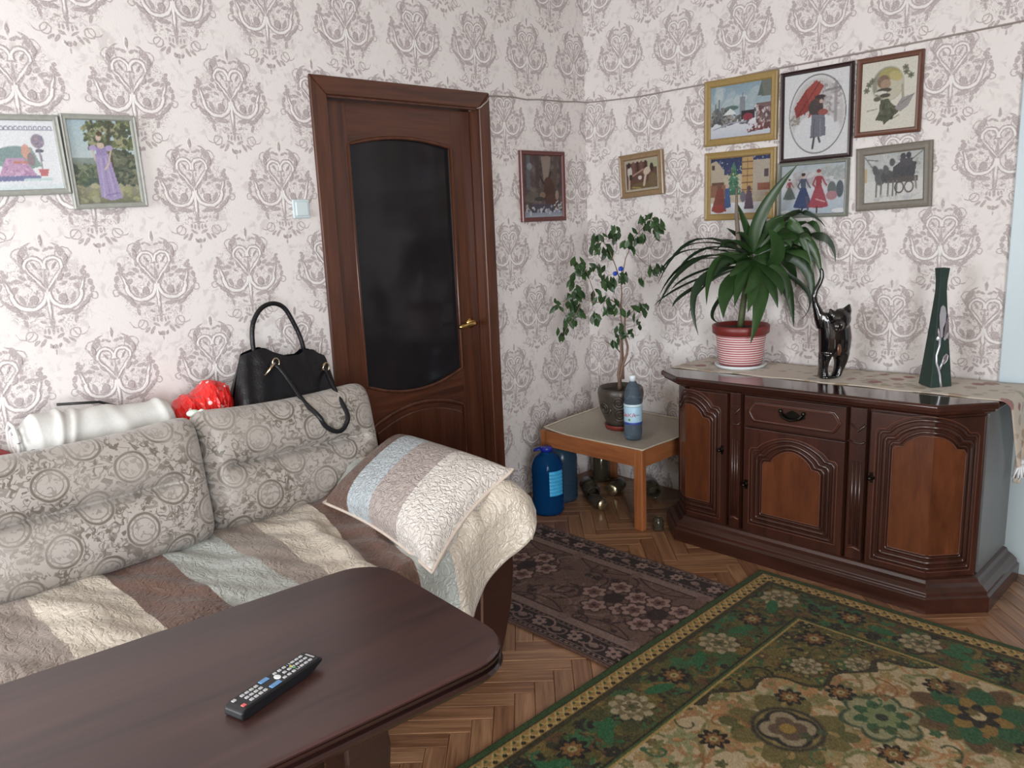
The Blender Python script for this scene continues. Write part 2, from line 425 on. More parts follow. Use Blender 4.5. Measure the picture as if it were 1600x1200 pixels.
b = MB(); VX0, VX1 = -5.30, -3.80  # opening made for the added lamp in this unseen wall
for (x0, x1, z0, z1) in ((RX0, VX0, -0.06, CEIL), (VX1, 0, -0.06, CEIL), (VX0, VX1, -0.06, WZ0), (VX0, VX1, WZ1, CEIL)):
    b.add([(x0, RY0, z0), (x1, RY0, z0), (x1, RY0, z1), (x0, RY0, z1)], [(0, 1, 2, 3)])
for x in (VX0, VX1): b.add([(x, RY0, WZ0), (x, RY0-0.25, WZ0), (x, RY0-0.25, WZ1), (x, RY0, WZ1)], [(0, 1, 2, 3)])
for z in (WZ0, WZ1): b.add([(VX0, RY0, z), (VX0, RY0-0.25, z), (VX1, RY0-0.25, z), (VX1, RY0, z)], [(0, 1, 2, 3)])
tag(b.build('wall_front', MAT_FARWALL), kind='structure')
b = MB(); b.box(RX0, 0, RY0, 0, CEIL, CEIL+0.05)
tag(b.build('ceiling', MAT_PLASTER), kind='structure')
# window frame in the left wall (behind and left of the camera's view)
b = MB()
for y in (WY0, (WY0+WY1)/2-0.03, WY1-0.06): b.box(RX0-0.20, RX0-0.14, y, y+0.06, WZ0, WZ1)
for z in (WZ0, WZ1-0.06): b.box(RX0-0.20, RX0-0.14, WY0, WY1, z, z+0.06)
b.box(RX0-0.14, RX0+0.18, WY0-0.05, WY1+0.05, WZ0-0.04, WZ0)
tag(b.build('window_1', MAT_PAINT), kind='structure')
b = MB()
for x in (VX0, (VX0+VX1)/2-0.03, VX1-0.06): b.box(x, x+0.06, RY0-0.20, RY0-0.14, WZ0, WZ1)
for z in (WZ0, WZ1-0.06): b.box(VX0, VX1, RY0-0.20, RY0-0.14, z, z+0.06)
tag(b.build('added_window', MAT_PAINT), kind='structure')  # invented window frame, out of view, around the added lamp
# white painted board that ends the wallpaper on the right wall
b = MB(); b.box(-0.022, -0.002, -2.75, -2.048, 0.0, 2.45)
tag(b.build('trim_1', MAT_PAINT, bevel=0.004), kind='structure')

# floor: screed slab under an oak herringbone of single planks
MAT_SUB = plain('floor_underlay', C(70, 46, 32), 0.8)
b = MB(); b.box(RX0, 0, RY0, 0, -0.06, -0.006); b.box(DX0, DX1, 0, 0.12, -0.06, 0.004)
floor = tag(b.build('floor', wood('parquet_far', C(88, 58, 40), C(136, 98, 72), 'X', 1.0, 0.4), loc=(0, 0, 0)), kind='structure')
PW, PL = 0.062, 0.31
pm = []
for i, (d, l) in enumerate(((C(108,75,53), C(166,124,93)), (C(114,79,55), C(172,130,97)), (C(100,67,47), C(154,112,83)), (C(120,84,60), C(176,136,103)))):
    g = G('oak_plank_%s' % 'abcd'[i]); o = g.tc('Object'); rnd = g.n('ObjectInfo').outputs['Random']
    v = g.map(g.v('ADD', o, g.comb(g.m('MULTIPLY', rnd, 37.0), g.m('MULTIPLY', rnd, 19.0), 0.0)), sc=(2.2, 34, 20))
    f = g.noise(v, 1.5, 5.0, 0.6, 0.7); kn = g.rng(g.noise(v, 0.8, 2.0), 0.62, 0.75)
    c = g.ramp(f, [(0.30, d), (0.68, l)]); c = g.mix(g.m('MULTIPLY', kn, 0.6), c, C(84, 50, 32))
    c = g.mix(g.m('MULTIPLY', g.m('SUBTRACT', rnd, 0.5), 0.5), c, C(96, 62, 44))
    g.bump(f, 0.05, 0.001); pm.append(g.set(c, 0.34, 0, 0.45, Coat_Weight=0.15, Coat_Roughness=0.2))
plank_me = []
for k in range(4):
    q = MB(); e = 0.0007; t = 0.0016
    q.tiers([([(e, e), (PL-e, e), (PL-e, PW-e), (e, PW-e)], -0.008), ([(e, e), (PL-e, e), (PL-e, PW-e), (e, PW-e)], -t),
             ([(e+t, e+t), (PL-e-t, e+t), (PL-e-t, PW-e-t), (e+t, PW-e-t)], 0.0)])
    me = q.mesh('plank'); me.materials.append(pm[k]); plank_me.append(me)
ang = rad(-45.0)
ca, sa = math.cos(ang), math.sin(ang)
def hidden(x, y):
    return (x < -0.78 and y < -1.56) or (x < -1.86 and y > -1.02) or (x > -0.46 and -2.0 < y < -1.0) or (-1.5 < x < -0.96 and -1.36 < y < -0.36)
for i in range(-60, 60):
    for j in range(-14, 14):
        for kind in (0, 1):
            a0, b0 = i*PW - j*PL, i*PW + j*PL
            if kind == 0: ca_, cb_, rz = a0+PL/2, b0+PW/2, 0.0
            else: ca_, cb_, rz = a0+PW/2, b0+PW+PL/2, rad(90)
            x, y = ca_*ca - cb_*sa - 1.2, ca_*sa + cb_*ca - 1.1
            if not (-2.75 < x < -0.10 and -2.72 < y < -0.11) or hidden(x, y): continue
            p = bpy.data.objects.new('plank', plank_me[(i*7+j*3+kind) % 4]); COL.objects.link(p); p.parent = floor
            ox, oy = ((a0, b0) if kind == 0 else (a0+PW, b0+PW))
            p.location = (ox*ca-oy*sa-1.2, ox*sa+oy*ca-1.1, 0.0); p.rotation_euler = (0, 0, ang+rz)

# ------------------------------------------------------------------ door in the back wall
door = thing('door_1', (-1.19, 0.05, 0), None, None); tag(door, kind='structure')
def arcx(x, x0, x1, z, h):                                   # a shallow arch between two corners
    t = (x-x0)/(x1-x0)*2-1; return z + h*(1-t*t)
b = MB(); cw = 0.068
b.prism([(DX0-cw, 0), (DX0+0.004, 0), (DX0+0.004, DTOP-0.004), (DX0-cw, DTOP+cw)], -0.018, 0.0, 'y')
b.prism([(DX1-0.004, 0), (DX1+cw-0.004, 0), (DX1+cw-0.004, DTOP+cw), (DX1-0.004, DTOP-0.004)], -0.018, 0.0, 'y')
b.build('casing', MAT_DOOR_V, door, bevel=0.006, seg=3)
b = MB(); b.prism([(DX0-cw, DTOP+cw), (DX0+0.004, DTOP-0.004), (DX1-0.004, DTOP-0.004), (DX1+cw-0.004, DTOP+cw)], -0.018, 0.0, 'y')
b.build('casing_head', MAT_DOOR_H, door, bevel=0.006, seg=3)
b = MB(); b.box(DX0-0.01, DX0+0.012, -0.004, 0.12, 0, DTOP); b.box(DX1-0.012, DX1+0.01, -0.004, 0.12, 0, DTOP)
b.box(DX0, DX1, -0.004, 0.12, DTOP-0.012, DTOP+0.01)
b.build('jamb', MAT_DOOR_V, door)
LX0, LX1, LY, LB = DX0+0.014, DX1-0.014, 0.048, 0.088
GX0, GX1, GT, GBm = -1.474, -0.910, 1.772, 0.735
top = lambda x: arcx(x, GX0, GX1, GT, 0.036); bot = lambda x: arcx(x, GX0, GX1, GBm, -0.062)
b = MB(); b.box(LX0, GX0, LY, LB, 0.01, DTOP-0.014); b.box(GX1, LX1, LY, LB, 0.01, DTOP-0.014)
b.build('stile', MAT_DOOR_V, door, bevel=0.003)
NX = 20; xs = [GX0+(GX1-GX0)*i/NX for i in range(NX+1)]
b = MB(); b.prism([(x, top(x)) for x in xs]+[(GX1, DTOP-0.014), (GX0, DTOP-0.014)], LY+0.001, LB, 'y')
b.prism([(x, bot(x)) for x in xs[::-1]]+[(GX0, 0.01), (GX1, 0.01)], LY+0.001, LB, 'y')
b.build('rail', MAT_DOOR_H, door)
gl = G('smoked_door_glass'); f = gl.noise(gl.tc(), 9.0, 2.0)
MAT_DGLASS = gl.set(gl.mix(f, C(30, 28, 30), C(40, 38, 41)), 0.10, 0, 0.32)
b = MB(); b.prism([(x, top(x)+0.004) for x in xs]+[(x, bot(x)-0.004) for x in xs[::-1]], LY+0.022, LY+0.028, 'y')
b.build('glass_pane', MAT_DGLASS, door)
outline = [(x, LY+0.003, top(x)) for x in xs]+[(x, LY+0.003, bot(x)) for x in xs[::-1]]
b = MB(); b.tube(outline, 0.0085, 8, True); b.build('glazing_bead', MAT_DOOR_V, door, smooth=True)
pz = lambda x: arcx(x, GX0+0.02, GX1-0.005, 0.548, 0.062)
px_ = [GX0+0.02+(GX1-GX0-0.025)*i/NX for i in range(NX+1)]
po = [(x, LY-0.001, pz(x)) for x in px_]+[(GX1-0.005, LY-0.001, 0.16), (GX0+0.02, LY-0.001, 0.16)]
b = MB(); b.tube(po, 0.011, 8, True); b.build('panel_moulding', MAT_DOOR_V, door, smooth=True)
b = MB(); b.prism([(x*0.94-1.19*0.06, pz(x)-0.03) for x in px_]+[(GX1-0.03, 0.19), (GX0+0.045, 0.19)], LY-0.008, LY+0.01, 'y')
b.build('panel', MAT_DOOR_V, door, bevel=0.008)
MAT_BRASS = plain('polished_brass', C(226, 190, 120), 0.16, 1.0, var=0.03)
h = MB(); h.lathe([(0.026, 0), (0.026, 0.006), (0.014, 0.010), (0.011, 0.040)], 18, (-0.846, LY, 0.948), mat=Matrix.Rotation(rad(90), 3, 'X'))
h.tube([(-0.846, LY-0.042, 0.948), (-0.870, LY-0.050, 0.950), (-0.905, LY-0.050, 0.947), (-0.946, LY-0.046, 0.942), (-0.958, LY-0.046, 0.940)], [0.010, 0.011, 0.010, 0.012, 0.007], 10)
h.build('handle', MAT_BRASS, door, smooth=True)

# light switch, and the thin cable along both walls
sw = thing('light_switch', (-1.751, 0, 1.511), 'pale square rocker light switch on wall beside the door', 'switch')
b = MB(); b.box(-1.788, -1.714, -0.010, 0.0, 1.474, 1.548); b.build('plate', plain('switch_plastic', C(196, 210, 214), 0.35, var=0.01), sw, bevel=0.004, seg=3)
b = MB(); b.box(-1.778, -1.724, -0.016, -0.009, 1.484, 1.538); b.build('rocker', plain('switch_rocker_plastic', C(204, 218, 222), 0.3, var=0.01), sw, bevel=0.003)
pts = [(-0.80, 0.035, 1.945), (-0.775, -0.020, 1.955), (-0.735, -0.026, 1.985), (-0.705, -0.008, 2.012), (-0.66, -0.004, 2.016), (-0.54, -0.004, 2.020), (-0.45, -0.004, 2.014), (-0.36, -0.004, 2.021),
       (-0.17, -0.004, 2.024), (-0.06, -0.004, 2.031), (-0.006, -0.006, 2.031), (-0.004, -0.06, 2.026), (-0.004, -0.2, 2.019), (-0.004, -0.36, 2.014), (-0.004, -0.73, 2.019), (-0.004, -1.05, 2.031),
       (-0.004, -1.34, 2.034), (-0.004, -1.69, 2.039), (-0.004, -2.03, 2.047), (-0.026, -2.06, 2.047), (-0.026, -2.7, 2.06)]
b = MB(); b.tube(pts, 0.0034, 6)
tag(b.build('wall_cable', plain('painted_cable', C(150, 140, 134), 0.5), smooth=True, loc=(0, 0, 2.0)), 'thin grey cable running over the door corner and along both walls', 'cable')

# ------------------------------------------------------------------ carved sideboard
CW_D, CW_L = C(41, 21, 16), C(70, 38, 28)
MAT_CAB = wood('mahogany_upright', CW_D, CW_L, 'Z', 0.7, 0.30, 12.0, 0.03, 0.25)
MAT_CABH = wood('mahogany_long', CW_D, CW_L, 'Y', 0.7, 0.30, 12.0, 0.03, 0.25)
MAT_CABTOP = wood('mahogany_polished_top', C(38, 20, 16), C(66, 36, 28), 'Y', 0.7, 0.10, 12.0, 0.0, 0.6)
MAT_BURL = wood('warm_panel_veneer', C(68, 35, 20), C(104, 58, 34), 'Z', 1.6, 0.28, 5.0, 0.02, 0.3)
MAT_BURLD = wood('warm_panel_veneer_dark', C(74, 34, 18), C(112, 58, 32), 'Z', 1.6, 0.28, 5.0, 0.02, 0.3)
MAT_EDGE = plain('paler_moulding_edge', C(98, 60, 46), 0.35, var=0.1)  # lighter brown for thin lines along the mouldings
MAT_BRONZE = plain('dark_bronze', C(48, 44, 38), 0.3, 0.9, var=0.2)
MAT_SIDE = plain('grey_side_panel', C(112, 112, 112), 0.35, var=0.03)  # plain grey, unlike the brown of the carcass
cab = thing('sideboard', (-0.28, -1.5, 0), 'dark carved mahogany sideboard with arched doors against the right wall', 'sideboard')
FX, YL, YR = -0.52, -0.995, -1.99
CR = Vector((0.145, -0.125)); CRn = CR.normalized(); CL = Vector((0.12, 0.125)).normalized()
def front(sy, z, d):
    """sy runs along the face (y on the flat front, then folding back at both corners); d is height off the face"""
    for q, n2 in ((YR, Vector((-0.653, -0.757))), (YL, Vector((-0.72, 0.69)))):     # mitre exactly at the fold
        if abs(sy-q) < 1e-6: k = d/(1+(-n2.x)); return (FX+(n2.x-1)*k, q+n2.y*k, z)
    if sy < YR:
        t = YR - sy; n = Vector((-0.653, -0.757)); return (FX+CRn.x*t+n.x*d, YR+CRn.y*t+n.y*d, z)
    if sy > YL:
        t = sy - YL; n = Vector((-0.72, 0.69)); return (FX+CL.x*t+n.x*d, YL+CL.y*t+n.y*d, z)
    return (FX-d, sy, z)
def fold_mid(sy, z, d):
    """keep outlines from cutting across the fold"""
    return front(sy, z, d)
body_poly = [(-0.03, -0.872), (-0.402, -0.872), (FX+0.012, YL+0.002), (FX+0.012, YR-0.002), (-0.376, -2.112), (-0.03, -2.112)]
b = MB(); b.prism([(x, y) for x, y in body_poly], 0.10, 0.712); b.build('carcass', MAT_CAB, cab)
b = MB(); b.box(-0.37, -0.032, -2.119, -2.111, 0.112, 0.708); b.build('side_panel', MAT_SIDE, cab)
def off(poly, k):
    out = []
    n = len(poly)
    for i in range(n):
        p0, p1, p2 = Vector(poly[i-1]), Vector(poly[i]), Vector(poly[(i+1) % n])
        a = (p1-p0).normalized(); c = (p2-p1).normalized()
        na, nc = Vector((a.y, -a.x)), Vector((c.y, -c.x))
        m = (na+nc); m = m/max(0.2, m.dot(na)); q = p1 + m*k
        if poly[i][0] > -0.1: q.x = poly[i][0]
        out.append((q.x, q.y))
    return out
plinth = [(-0.05, -0.815), (-0.43, -0.815), (-0.588, -0.965), (-0.588, -2.02), (-0.43, -2.178), (-0.05, -2.178)]
s_ = 1 if off(plinth, 0.01)[3][0] > plinth[3][0] else -1
inn = lambda k: off(plinth, k*s_)
b = MB(); b.tiers([(plinth, 0), (plinth, 0.056), (inn(0.008), 0.062), (inn(0.010), 0.074), (inn(0.026), 0.088), (inn(0.040), 0.096), (inn(0.046), 0.108), (inn(0.058), 0.112)])
b.build('plinth', MAT_CABH, cab, bevel=0.002)
topp = [(-0.022, -0.79), (-0.435, -0.79), (-0.548, -0.945), (-0.548, -2.005), (-0.392, -2.15), (-0.022, -2.15)]
tin = lambda k: off(topp, k*s_)
b = MB(); b.tiers([(tin(0.028), 0.700), (tin(0.024), 0.706), (tin(0.012), 0.710), (tin(0.010), 0.718), (tin(0.0), 0.722), (tin(0.0), 0.738), (tin(0.006), 0.745)])
b.build('top_board', MAT_CABTOP, cab, bevel=0.0015)
def arch(s0, s1, z0, zs, za, n=14, sh=0.035):
    """closed outline: straight sides, small shoulders, round-arched top"""
    P = [(s0, z0), (s1, z0)]; w = s1-s0; a0 = abs(sh)*(1 if w > 0 else -1)
    P += [(s1, zs-0.012), (s1-a0*0.25, zs), (s1-a0, zs+0.002)]
    for i in range(1, n):
        t = i/n; P.append((s1-a0+(s0+a0-(s1-a0))*t, zs+0.004+(za-zs)*math.sin(math.pi*t)**0.75))
    P += [(s0+a0, zs+0.002), (s0+a0*0.25, zs), (s0, zs-0.012)]
    return P
def dense(P, step=0.02):
    out = []
    for (a, z), (c, y) in zip(P, P[1:]+P[:1]):
        k = max(1, int(math.hypot(c-a, y-z)/step))
        for i in range(k): out.append((a+(c-a)*i/k, z+(y-z)*i/k))
    return out
def fold_slab(mb, s0, s1, z0, z1, d0, d1):
    """a board that follows the fold of the front"""
    cuts = [s0]+[q for q in (YL, YR) if min(s0, s1)+1e-4 < q < max(s0, s1)-1e-4]+[s1]
    if s0 > s1: cuts.sort(reverse=True)
    else: cuts.sort()
    n = len(cuts); V = []
    for d in (d0, d1):
        for z in (z0, z1):
            for q in cuts: V.append(front(q, z, d))
    g = lambda d, z, i: d*2*n+z*n+i; F = []
    for i in range(n-1):
        F += [(g(1,0,i), g(1,0,i+1), g(1,1,i+1), g(1,1,i)), (g(0,0,i), g(0,1,i), g(0,1,i+1), g(0,0,i+1)),
              (g(0,0,i), g(0,0,i+1), g(1,0,i+1), g(1,0,i)), (g(0,1,i), g(1,1,i), g(1,1,i+1), g(0,1,i+1))]
    for i in (0, n-1): F.append((g(0,0,i), g(1,0,i), g(1,1,i), g(0,1,i)))
    mb.add(V, F)
def panel_face(mb, P, d):
    """filled outline, split at the folds and fanned per column"""
    ss = sorted(set([p[0] for p in dense(P, 0.012)]+[q for q in (YL, YR) if min(p[0] for p in P) < q < max(p[0] for p in P)]))
    E = list(zip(P, P[1:]+P[:1])); cols = []
    for s in ss:
        zz = [z0+(z1-z0)*(s-a)/(c-a) for (a, z0), (c, z1) in E if a != c and min(a, c)-1e-9 <= s <= max(a, c)+1e-9]
        if len(zz) >= 2: cols.append((s, min(zz), max(zz)))
    V = []; F = []
    for s, z0, z1 in cols: V += [front(s, z0, d), front(s, z1, d)]
    for i in range(len(cols)-1): F.append((2*i, 2*i+2, 2*i+3, 2*i+1))
    mb.add(V, F)
def cab_door(s0, s1, z0, z1, am, ai, key):
    b = MB(); fold_slab(b, s0, s1, z0, z1, -0.004, 0.012); d = b.build('door', MAT_CAB, cab, bevel=0.003)
    ao, ain = arch(*am), arch(*ai)
    mid = lambda t: [(p[0]+(q[0]-p[0])*t, p[1]+(q[1]-p[1])*t) for p, q in zip(ao, ain)]
    for t, r, mat in ((0.0, 0.0065, MAT_CAB), (0.42, 0.0085, MAT_CAB), (0.78, 0.006, MAT_CAB)):
        m = MB(); m.tube([front(s, z, 0.012) for s, z in dense(mid(t), 0.012)], r, 6, True); m.build('door_moulding', mat, d, smooth=True)
    m = MB(); m.tube([front(s, z, 0.018) for s, z in dense(ain, 0.012)], 0.0022, 5, True); m.build('panel_edge', MAT_EDGE, d, smooth=True)
    m = MB(); m.tube([front(s, z, 0.0135) for s, z in dense(mid(-0.25), 0.012)], 0.0018, 5, True); m.build('panel_edge', MAT_EDGE, d, smooth=True)
    m = MB(); panel_face(m, ain, 0.017); m.build('door_panel', MAT_BURL, d)
    c = front(key[0], key[1], 0.012); n = Vector(front(key[0], key[1], 1))-Vector(front(key[0], key[1], 0))
    rot = Vector((0, 0, 1)).rotation_difference(n).to_matrix()
    m = MB(); m.lathe([(0.011, 0), (0.011, 0.003), (0.004, 0.005), (0.004, 0.016), (0.0085, 0.020), (0.006, 0.028), (0.0, 0.029)], 10, c, mat=rot)
    m.add([Vector(front(key[0]-0.007, key[1]-0.022, 0.0125)), Vector(front(key[0]+0.007, key[1]-0.022, 0.0125)), Vector(front(key[0]+0.009, key[1]+0.018, 0.0125)), Vector(front(key[0]-0.009, key[1]+0.018, 0.0125))], [(0, 1, 2, 3)])
    m.build('key_knob', MAT_BRONZE, d, smooth=True)
    return d
cab_door(-1.778, -2.166, 0.108, 0.692, (-1.812, -2.138, 0.145, 0.625, 0.682), (-1.862, -2.10, 0.198, 0.580, 0.628), (-1.792, 0.448))
cab_door(-0.848, -1.192, 0.108, 0.692, (-0.873, -1.150, 0.145, 0.620, 0.677), (-0.912, -1.112, 0.198, 0.575, 0.624), (-1.166, 0.448))
cab_door(-1.268, -1.690, 0.108, 0.562, (-1.308, -1.650, 0.160, 0.470, 0.528), (-1.358, -1.600, 0.208, 0.430, 0.486), (-1.282, 0.318))
b = MB(); fold_slab(b, -1.268, -1.690, 0.570, 0.696, -0.004, 0.012); dr = b.build('drawer', MAT_CABH, cab, bevel=0.003)
oc = [(-1.315, 0.596), (-1.643, 0.596), (-1.652, 0.606), (-1.668, 0.634), (-1.652, 0.662), (-1.643, 0.672), (-1.315, 0.672), (-1.306, 0.662), (-1.290, 0.634), (-1.306, 0.606)]
m = MB(); m.tube([front(s, z, 0.012) for s, z in dense(oc, 0.02)], 0.006, 6, True); m.build('drawer_moulding', MAT_CABH, dr, smooth=True)
m = MB(); m.tube([front(s, z, 0.0165) for s, z in dense([((s+1.479)*0.97-1.479, (z-0.634)*0.9+0.634) for s, z in oc], 0.02)], 0.002, 5, True); m.build('drawer_moulding_edge', MAT_EDGE, dr, smooth=True)
m = MB(); panel_face(m, [((s+1.479)*0.97-1.479, (z-0.634)*0.9+0.634) for s, z in oc], 0.0145); m.build('drawer_panel', MAT_CABH, dr)
m = MB()                                                     # ornate bail pull
F3 = lambda s, z, d: Vector(front(s, z, d))
m.tube([F3(-1.432, 0.652, 0.014), F3(-1.436, 0.646, 0.030), F3(-1.446, 0.634, 0.036), F3(-1.462, 0.626, 0.037), F3(-1.479, 0.623, 0.038), F3(-1.496, 0.626, 0.037), F3(-1.512, 0.634, 0.036), F3(-1.522, 0.646, 0.030), F3(-1.526, 0.652, 0.014)],
       [0.0035, 0.004, 0.005, 0.0045, 0.006, 0.0045, 0.005, 0.004, 0.0035], 8)
for s in (-1.432, -1.526): m.ball(F3(s, 0.652, 0.022), 0.007, 0.008, 0.009, 10, 6)
m.prism([(-1.425, 0.634), (-1.450, 0.622), (-1.479, 0.616), (-1.508, 0.622), (-1.533, 0.634), (-1.528, 0.648), (-1.512, 0.641), (-1.495, 0.652), (-1.479, 0.660), (-1.463, 0.652), (-1.446, 0.641), (-1.430, 0.648)], FX-0.0185, FX-0.0150, 'x')
m.build('drawer_pull', MAT_BRONZE, dr, smooth=False)
for s0, s1 in ((-1.200, -1.254), (-1.702, -1.766)):
    b = MB(); fold_slab(b, s0, s1, 0.104, 0.700, -0.004, 0.010); p = b.build('pilaster', MAT_CAB, cab, bevel=0.003)
    w = s1-s0
    for k in (0.28, 0.5, 0.72):
        m = MB(); m.tube([front(s0+w*k, 0.165, 0.010), front(s0+w*k, 0.50, 0.010)], 0.0045, 6); m.build('pilaster_flute', MAT_CAB, p, smooth=True)
    m = MB(); m.tube([front(s0+w*0.1, 0.575, 0.011), front(s0+w*0.3, 0.566, 0.013), front(s0+w*0.5, 0.568, 0.013), front(s0+w*0.7, 0.566, 0.013), front(s0+w*0.9, 0.575, 0.011)], 0.004, 6)
    m.build('pilaster_ring', MAT_CAB, p, smooth=True); m = MB()
    m.tube([front(s0+w*0.08, 0.640, 0.011), front(s0+w*0.5, 0.612, 0.013), front(s0+w*0.92, 0.640, 0.011)], 0.004, 6); m.build('pilaster_chevron', MAT_CAB, p, smooth=True); m = MB()
    m.prism([(s0+w*0.15, 0.645), (s0+w*0.85, 0.645), (s0+w*0.5, 0.618)], FX-0.014, FX-0.008, 'x')
    m.build('pilaster_capital', MAT_CAB, p, smooth=False)
    m = MB(); m.tube([front(s0+w*0.1, 0.150, 0.011), front(s0+w*0.5, 0.158, 0.013), front(s0+w*0.9, 0.150, 0.011)], 0.004, 6); m.build('pilaster_foot', MAT_EDGE, p, smooth=True)
# the old floor lets the far end sit a little lower: lean every part with it
def lean(o):
    for q in o.children: lean(q)
    if o.type == 'MESH':
        og = ORG[o.name]
        for v in o.data.vertices:
            y = v.co.y+og[1]; v.co.z *= 0.985+0.028*min(1, max(0, (-0.8-y)/1.35))
lean(cab)
TZ = lambda y: 0.745*(0.985+0.028*min(1, max(0, (-0.8-y)/1.35)))

# ------------------------------------------------------------------ runner on the sideboard
g = G('rose_tapestry'); o = g.tc(); s = g.sep(o)
vv = g.map(o, sc=(1, 1, 1)); d1 = g.voro(vv, 13.0); cells = g.voro(vv, 13.0, 'F1', 'Color'); sc_ = g.sep(cells)
warp = g.noise(o, 60.0, 2.0)
rose = g.rng(g.m('ADD', d1, g.m('MULTIPLY', warp, 0.25)), 0.42, 0.54, 1.0, 0.0)
lf = g.rng(g.voro(g.map(o, (0.04, 0.02, 0)), 17.0), 0.30, 0.40, 1.0, 0.0)
c = g.mix(g.m('MULTIPLY', lf, 0.55), C(206, 194, 180), C(132, 128, 104))
rc = g.mix(g.rng(sc_[0], 0.3, 0.6), C(146, 84, 84), C(172, 150, 128))
c = g.mix(g.m('MULTIPLY', rose, g.rng(sc_[1], 0.3, 0.4)), c, rc); c = g.mix(g.m('MULTIPLY', g.noise(o, 400.0, 1.0), 0.25), c, C(90, 84, 76))
g.bump(g.noise(o, 500.0, 1.0), 0.3, 0.001)
MAT_RUN = g.set(c, 0.85, 0, 0.2, Sheen_Weight=0.15)
run = thing('table_runner', (-0.2, -1.5, 0.745), 'beige tapestry runner with roses and a white tassel on the sideboard top', 'runner')
def runner(u, v):
    L = 1.40+0.30; t = u*L; y = -0.80-t; hw = 0.165; xm = -0.207; z = TZ(y)+0.003
    drop = max(0.0, t-1.345)
    if drop > 0:
        R = 0.035; a = min(drop/R, math.pi/2); y = -2.145-R*math.sin(a); z = TZ(-2.14)+0.003-R*(1-math.cos(a)) - max(0, drop-R*math.pi/2); 
        hw *= max(0.02, 1-max(0, drop-0.02)/0.30)
        y -= 0.012*math.sin(v*7)*min(1, drop*6)
    e = 0.006*math.exp(-((v-1.0)/0.04)**2)
    return (xm+(v-0.5)*2*hw, y, z+0.0012*math.sin(u*40)+0.0)
b = MB(); b.grid(runner, 110, 16); o = b.build('cloth', MAT_RUN, run, smooth=True)
o.modifiers.new('solid', 'SOLIDIFY').thickness = 0.002
MAT_TASSEL = plain('white_tassel', C(222, 224, 228), 0.8, var=0.05)
b = MB(); tz = TZ(-2.15)-0.24; tp = (-0.207, -2.19, tz)
b.lathe([(0.004, 0.0), (0.009, -0.006), (0.009, -0.014), (0.006, -0.018)], 10, tp)
for k in range(26):
    a = k*2.4; r = 0.03*math.sqrt((k+1)/26)
    b.tube([(tp[0], tp[1], tz-0.016), (tp[0]+r*0.55*math.cos(a), tp[1]+r*0.55*math.sin(a), tz-0.035), (tp[0]+r*math.cos(a), tp[1]+r*math.sin(a), tz-0.066-0.008*math.sin(k*5))], [0.003, 0.0042, 0.0026], 5)
b.build('tassel', MAT_TASSEL, run, smooth=True)

# ------------------------------------------------------------------ small corner table and what stands on it
PINE_D, PINE_L = C(128, 74, 42), C(176, 112, 70)
MAT_PINE_X = wood('orange_pine_x', PINE_D, PINE_L, 'X', 1.0, 0.42, 12.0, 0.03)
MAT_PINE_Y = wood('orange_pine_y', PINE_D, PINE_L, 'Y', 1.0, 0.42, 12.0, 0.03)
MAT_PINE_Z = wood('orange_pine_z', PINE_D, PINE_L, 'Z', 1.0, 0.42, 12.0, 0.03)
TX0, TX1, TY0, TY1, TH = -0.600, -0.035, -0.800, -0.165, 0.385
tab = thing('corner_table', ((TX0+TX1)/2, (TY0+TY1)/2, 0), 'low orange pine side table with square legs in the room corner', 'table')
for x in (TX0, TX1-0.032):
    for y in (TY0, TY1-0.048):
        b = MB(); b.box(x, x+0.032, y, y+0.048, 0, TH); b.build('leg', MAT_PINE_Z, tab, bevel=0.003)
b = MB(); b.box(TX0+0.003, TX0+0.021, TY0+0.048, TY1-0.048, TH-0.082, TH-0.002); b.build('apron', MAT_PINE_Y, tab, bevel=0.002)
b = MB(); b.box(TX1-0.021, TX1-0.003, TY0+0.048, TY1-0.048, TH-0.082, TH-0.002); b.build('apron', MAT_PINE_Y, tab, bevel=0.002)
b = MB(); b.box(TX0+0.032, TX1-0.032, TY0+0.004, TY0+0.022, TH-0.082, TH-0.002); b.build('apron', MAT_PINE_X, tab, bevel=0.002)
b = MB(); b.box(TX0+0.032, TX1-0.032, TY1-0.022, TY1-0.004, TH-0.082, TH-0.002); b.build('apron', MAT_PINE_X, tab, bevel=0.002)
b = MB(); b.box(TX0+0.021, TX1-0.021, TY0+0.022, TY1-0.022, TH-0.014, TH-0.002); b.build('table_top', plain('grey_board', C(150, 138, 126), 0.6), tab)
g = G('off_white_mat_cloth'); o = g.tc(); f = g.noise(o, 90.0, 4.0, 0.7)
g.bump(g.noise(o, 600.0, 2.0), 0.4, 0.001)
MAT_MAT = g.set(g.mix(f, C(152, 144, 132), C(182, 174, 162)), 0.85, 0, 0.2)
def matf(u, v):
    x = -0.592+u*0.548; y = -0.797+v*0.612
    z = TH+0.003 + 0.050*max(0, v-0.72)**1.5*6*(0.35+0.65*u)*0.9 + 0.02*max(0, u-0.86)**1.3*8
    z += 0.0015*math.sin(9*u+5*v) - 0.004*max(0, 0.06-u)/0.06*abs(math.sin(3.1*v))
    return (x, min(y, -0.035), z)
mat_ = thing('table_mat', (-0.3, -0.45, TH), 'off-white cloth mat with curled edges covering the corner table', 'mat')
b = MB(); b.grid(matf, 36, 40); o = b.build('cloth', MAT_MAT, mat_, smooth=True); o.modifiers.new('solid', 'SOLIDIFY').thickness = 0.003
b = MB(); e = [matf(u/30, 0) for u in range(31)]+[matf(1, v/30) for v in range(1, 31)]+[matf(1-u/30, 1) for u in range(1, 31)]+[matf(0, 1-v/30) for v in range(1, 30)]
b.tube(e, 0.0038, 6, True); b.build('hem', plain('mat_hem', C(198, 188, 170), 0.85), mat_, smooth=True)

